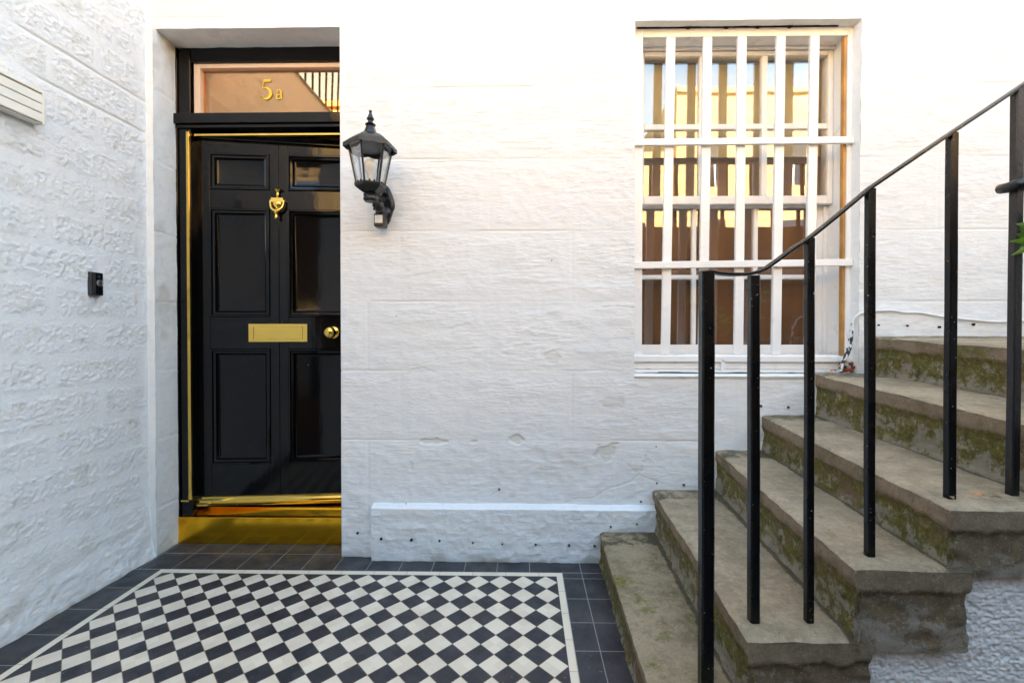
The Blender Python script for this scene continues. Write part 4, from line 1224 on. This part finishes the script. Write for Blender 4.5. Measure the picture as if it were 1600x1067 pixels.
b = MB(); b.box((XL-.008, vy0+.012, vz0+.006), (XL+.006, vy1-.010, vz1-.008)); b.build('duct', M_dark, vent)

# ---------------------------------------------------------------- cable on the wall
M_cab = simple('white_painted_cable', (.74, .74, .72), .5, bump=.4, var=.08)
cab = empty('wall_cable', tuple(onY(1345, 500, YW)), 'white painted cable draped along the wall above the top step', 'cable')
def cable(name, pxs, r, mat, yo=.010):
    pp = cr([onY(u, v, YW-yo) for u, v in pxs], 6); b = MB(); b.tube(pp, r, 8); return b.build(name, mat, cab, smooth=60)
cable('cable_run', [(1331, 506), (1334, 497), (1342, 491), (1352, 488), (1368, 486), (1395, 485), (1412, 488), (1440, 489), (1475, 495), (1520, 500), (1560, 503), (1600, 501), (1660, 500)], .0048, M_cab)
M_bc = simple('flaking_black_cable', (.02, .02, .022), .5)
def mixcab():
    t = NT('black_cable_flaking_white'); v = t.coord()
    t.set(Base_Color=t.mix(t.rng(t.noise(v, 45, 3), .47, .50), (.02, .02, .025), (.75, .75, .75)), Roughness=.5); return t.m
M_mc = mixcab()
cable('cable_tail', [(1331, 506), (1328, 524), (1326, 540), (1319, 560), (1311, 578)], .0060, M_mc, .014)
cable('cable_tail', [(1332, 505), (1331, 530), (1328, 548), (1318, 566), (1314, 580)], .0050, M_mc, .022)
b = MB(); c = onY(1327, 561, YW-.012); b.lathe([(.019, 0), (.019, .010), (.014, .015), (.002, .016)], (c.x, YW, c.z), 18, axis='y'); b.build('cable_clip', M_cab, cab, smooth=40)
M_rust = simple('rust', (.22, .05, .02), .9, bump=.6, var=.4)
b = MB()
for (u, v, r) in [(1330, 568, .012), (1333, 574, .011), (1324, 578, .012), (1316, 579, .010), (1331, 579, .012)]:
    c = onY(u, v, YW-.004); b.lathe([(r, -.004), (r*.9, .004), (r*.4, .008)], (c.x, YW-.004, c.z), 7, axis='y')
b.build('rust_crust', M_rust, cab)
# fallen leaves
M_leaf_o = simple('dry_orange_leaf', (.55, .20, .05), .6, var=.3)
M_leaf_b = simple('dry_brown_leaf', (.22, .14, .06), .7, var=.3)
def leaf_mesh(L, Wd, curl, n=7):
    vs = []; fs = []
    for i in range(n+1):
        t = i/n; w = Wd*math.sin(math.pi*min(1, t*.97+.03))**.8*(1-.25*t)
        z = curl*L*math.sin(math.pi*t)
        vs += [(L*(t-.5), -w/2, z+abs(w)*.25), (L*(t-.5), 0, z), (L*(t-.5), w/2, z+abs(w)*.25)]
    for i in range(n):
        a = 3*i; fs += [(a, a+3, a+4, a+1), (a+1, a+4, a+5, a+2)]
    return vs, fs
def fallen(u, v, z, L, mat, label, rot, Y=None):
    p = onZ(u, v, z) if Y is None else onY(u, v, Y)
    vs, fs = leaf_mesh(L, L*.55, .12); M_ = Matrix.Translation((p.x, p.y, z+.010)) @ Matrix.Rotation(rot, 4, 'Z')
    b = MB(); b.add([M_ @ Vector(q) for q in vs], fs); o = b.build('fallen_leaf', mat, None, smooth=60)
    s = o.modifiers.new('thick', 'SOLIDIFY'); s.thickness = .0012
    tag(o, label, 'leaf'); return o
fallen(1302, 580, .947, .035, M_leaf_o, 'curled orange leaf on the step below the window corner', .3, YW-.06)
fallen(1531, 779, .697, .024, M_leaf_o, 'small orange leaf on the tread between the two last posts', -.2)
fallen(1487, 783, .695, .018, M_leaf_b, 'brown leaf crumb at the foot of the second last post', 1.2)
fallen(1556, 783, .695, .022, M_leaf_b, 'thin brown leaf on the tread edge right of the orange leaf', 2.6)

# ---------------------------------------------------------------- plant at the right edge
M_green = None
def leafmat():
    t = NT('fresh_green_leaf'); v = t.coord()
    c = t.mix(t.rng(t.noise(v, 18, 3), .35, .65), (.09, .22, .02), (.17, .34, .035))
    t.set(Base_Color=c, Roughness=.35, Subsurface_Weight=0.0); 
    t.b.inputs['Transmission Weight'].default_value = 0.0
    return t.m
M_green = leafmat()
pc = Vector((1.72, 1.36, .89))
plant = empty('leafy_plant', tuple(pc), 'bright green leafy plant reaching in beside the last railing post', 'plant')
b = MB(); b.lathe([(.07, .0), (.10, .16), (.108, .165), (.108, .185), (.095, .185), (.09, .15)], pc, 20); b.build('pot', simple('terracotta', (.42, .17, .08), .8, var=.1), plant, smooth=40)
stems = [(onY(1626, 368, 1.23), .0), (onY(1665, 300, 1.42), 1), (onY(1690, 420, 1.30), 2), (onY(1720, 350, 1.5), 3)]
bs = MB(); lv = []
tips = [onY(1577, 378, 1.22), onY(1580, 399, 1.21), onY(1587, 350, 1.22), onY(1588, 366, 1.24), onY(1592, 388, 1.25), onY(1610, 410, 1.22), onY(1605, 340, 1.25), onY(1620, 320, 1.26)]
for p, k in stems:
    pp = cr([pc+Vector((0, 0, .15)), pc.lerp(p, .5)+Vector((.03, 0, .06)), p], 6); bs.tube(pp, [.005-.003*i/len(pp) for i in range(len(pp))], 6)
base = stems[0][0]
def put_leaf(root, tip, wd):
    d = tip-root; L = d.length; vs, fs = leaf_mesh(L, wd, .08, 9)
    x = d.normalized(); y = x.cross(Vector((-.2, 1, .35))).normalized(); z = x.cross(y).normalized()
    if z.y > 0: z = -z; y = -y
    M_ = Matrix((x, y, z)).transposed()
    o = Vector(root)+d*.5
    b = MB(); b.add([o+M_ @ Vector(q) for q in vs], fs)
    ob = b.build('leaf', M_green, plant, smooth=60); s = ob.modifiers.new('thick', 'SOLIDIFY'); s.thickness = .0006
for i, t in enumerate(tips):
    put_leaf(base+Vector((.0, .01*i, (.012*(i % 3)))), t, .026+.006*(i % 2))
for i in range(26):
    s_, k = stems[i % 4]; r = pc.lerp(s_, .5+.5*random.random())
    a = random.random()*6.28; t = r+Vector((abs(math.cos(a))*.10+.01, math.sin(a)*.09, random.uniform(-.03, .08)))
    put_leaf(r, t, .03)
bs.build('stem', M_green, plant, smooth=60)

# ---------------------------------------------------------------- across the area: retaining wall, balustrade and sunlit terrace
rw = MB(); rw.box((-14, -1.86, -.5), (14, -1.5, 2.64)); rwo = rw.build('retaining_wall', M_brown); tag(rwo, 'brown stone retaining wall across the basement area opposite the window', 'wall')
bal = empty('street_balustrade', (0, -1.68, 2.64), 'stone balustrade along the street above the retaining wall', 'balustrade')
b = MB(); b.box((-14, -1.74, 3.56), (14, -1.63, 3.61)); b.build('coping', M_brown, bal, bevel=.01)
for k in range(38):
    x = -5.0+k*.36
    b = MB(); b.box((x-.022, -1.70, 2.64), (x+.022, -1.66, 3.56)); b.build('baluster', M_brown, bal)
def opposite(name, x0, x1, y, h, label, roof):
    e = empty(name, ((x0+x1)/2, y, 2.6), label, 'building')
    b = MB(); b.box((x0, y-8, 2.6), (x1, y, h)); b.build('facade', M_gold, e)
    b = MB(); b.box((x0, y-7.9, h), (x1, y+.15, h+.22)); b.build('cornice', M_gold, e)
    if roof: b = MB(); b.add([(x0, y, h+.22), (x1, y, h+.22), (x1, y-8, h+.22), (x0, y-8, h+.22), (x0+1.5, y-4, h+2), (x1-1.5, y-4, h+2)], [(0, 1, 5, 4), (1, 2, 5), (2, 3, 4, 5), (3, 0, 4)]); b.build('roof', M_slate, e)
    n = int((x1-x0)/(2.3 if x0 > 0 else 3.6))
    for r_ in range(int((h-2.6)/3.0)):
        for k in range(n):
            x = x0+(k+.5)*(x1-x0)/n; z = 3.6+r_*2.9
            if z+1.7 > h: continue
            b = MB(); b.box((x-.5, y-.05, z), (x+.5, y+.01, z+1.7)); wf = b.build('window', M_dark, e)
            b = MB(); b.box((x-.55, y+.011, z+.82), (x+.55, y+.04, z+.88)); b.box((x-.03, y+.012, z), (x+.03, y+.03, z+.82)); b.build('glazing_bar', M_trim, wf)
    return e
opposite('terrace_building', 5.6, 17, -12.0, 9.9, 'tall sunlit golden stone terrace building across the street', True)
opposite('terrace_building', 3.0, 5.4, -12.6, 7.7, 'narrow low sunlit golden stone building between its taller neighbours', True)
opposite('terrace_building', -16, 2.9, -12.6, 9.8, 'long sunlit golden stone terrace building facing the black door', True)

# surroundings that close the area to the right
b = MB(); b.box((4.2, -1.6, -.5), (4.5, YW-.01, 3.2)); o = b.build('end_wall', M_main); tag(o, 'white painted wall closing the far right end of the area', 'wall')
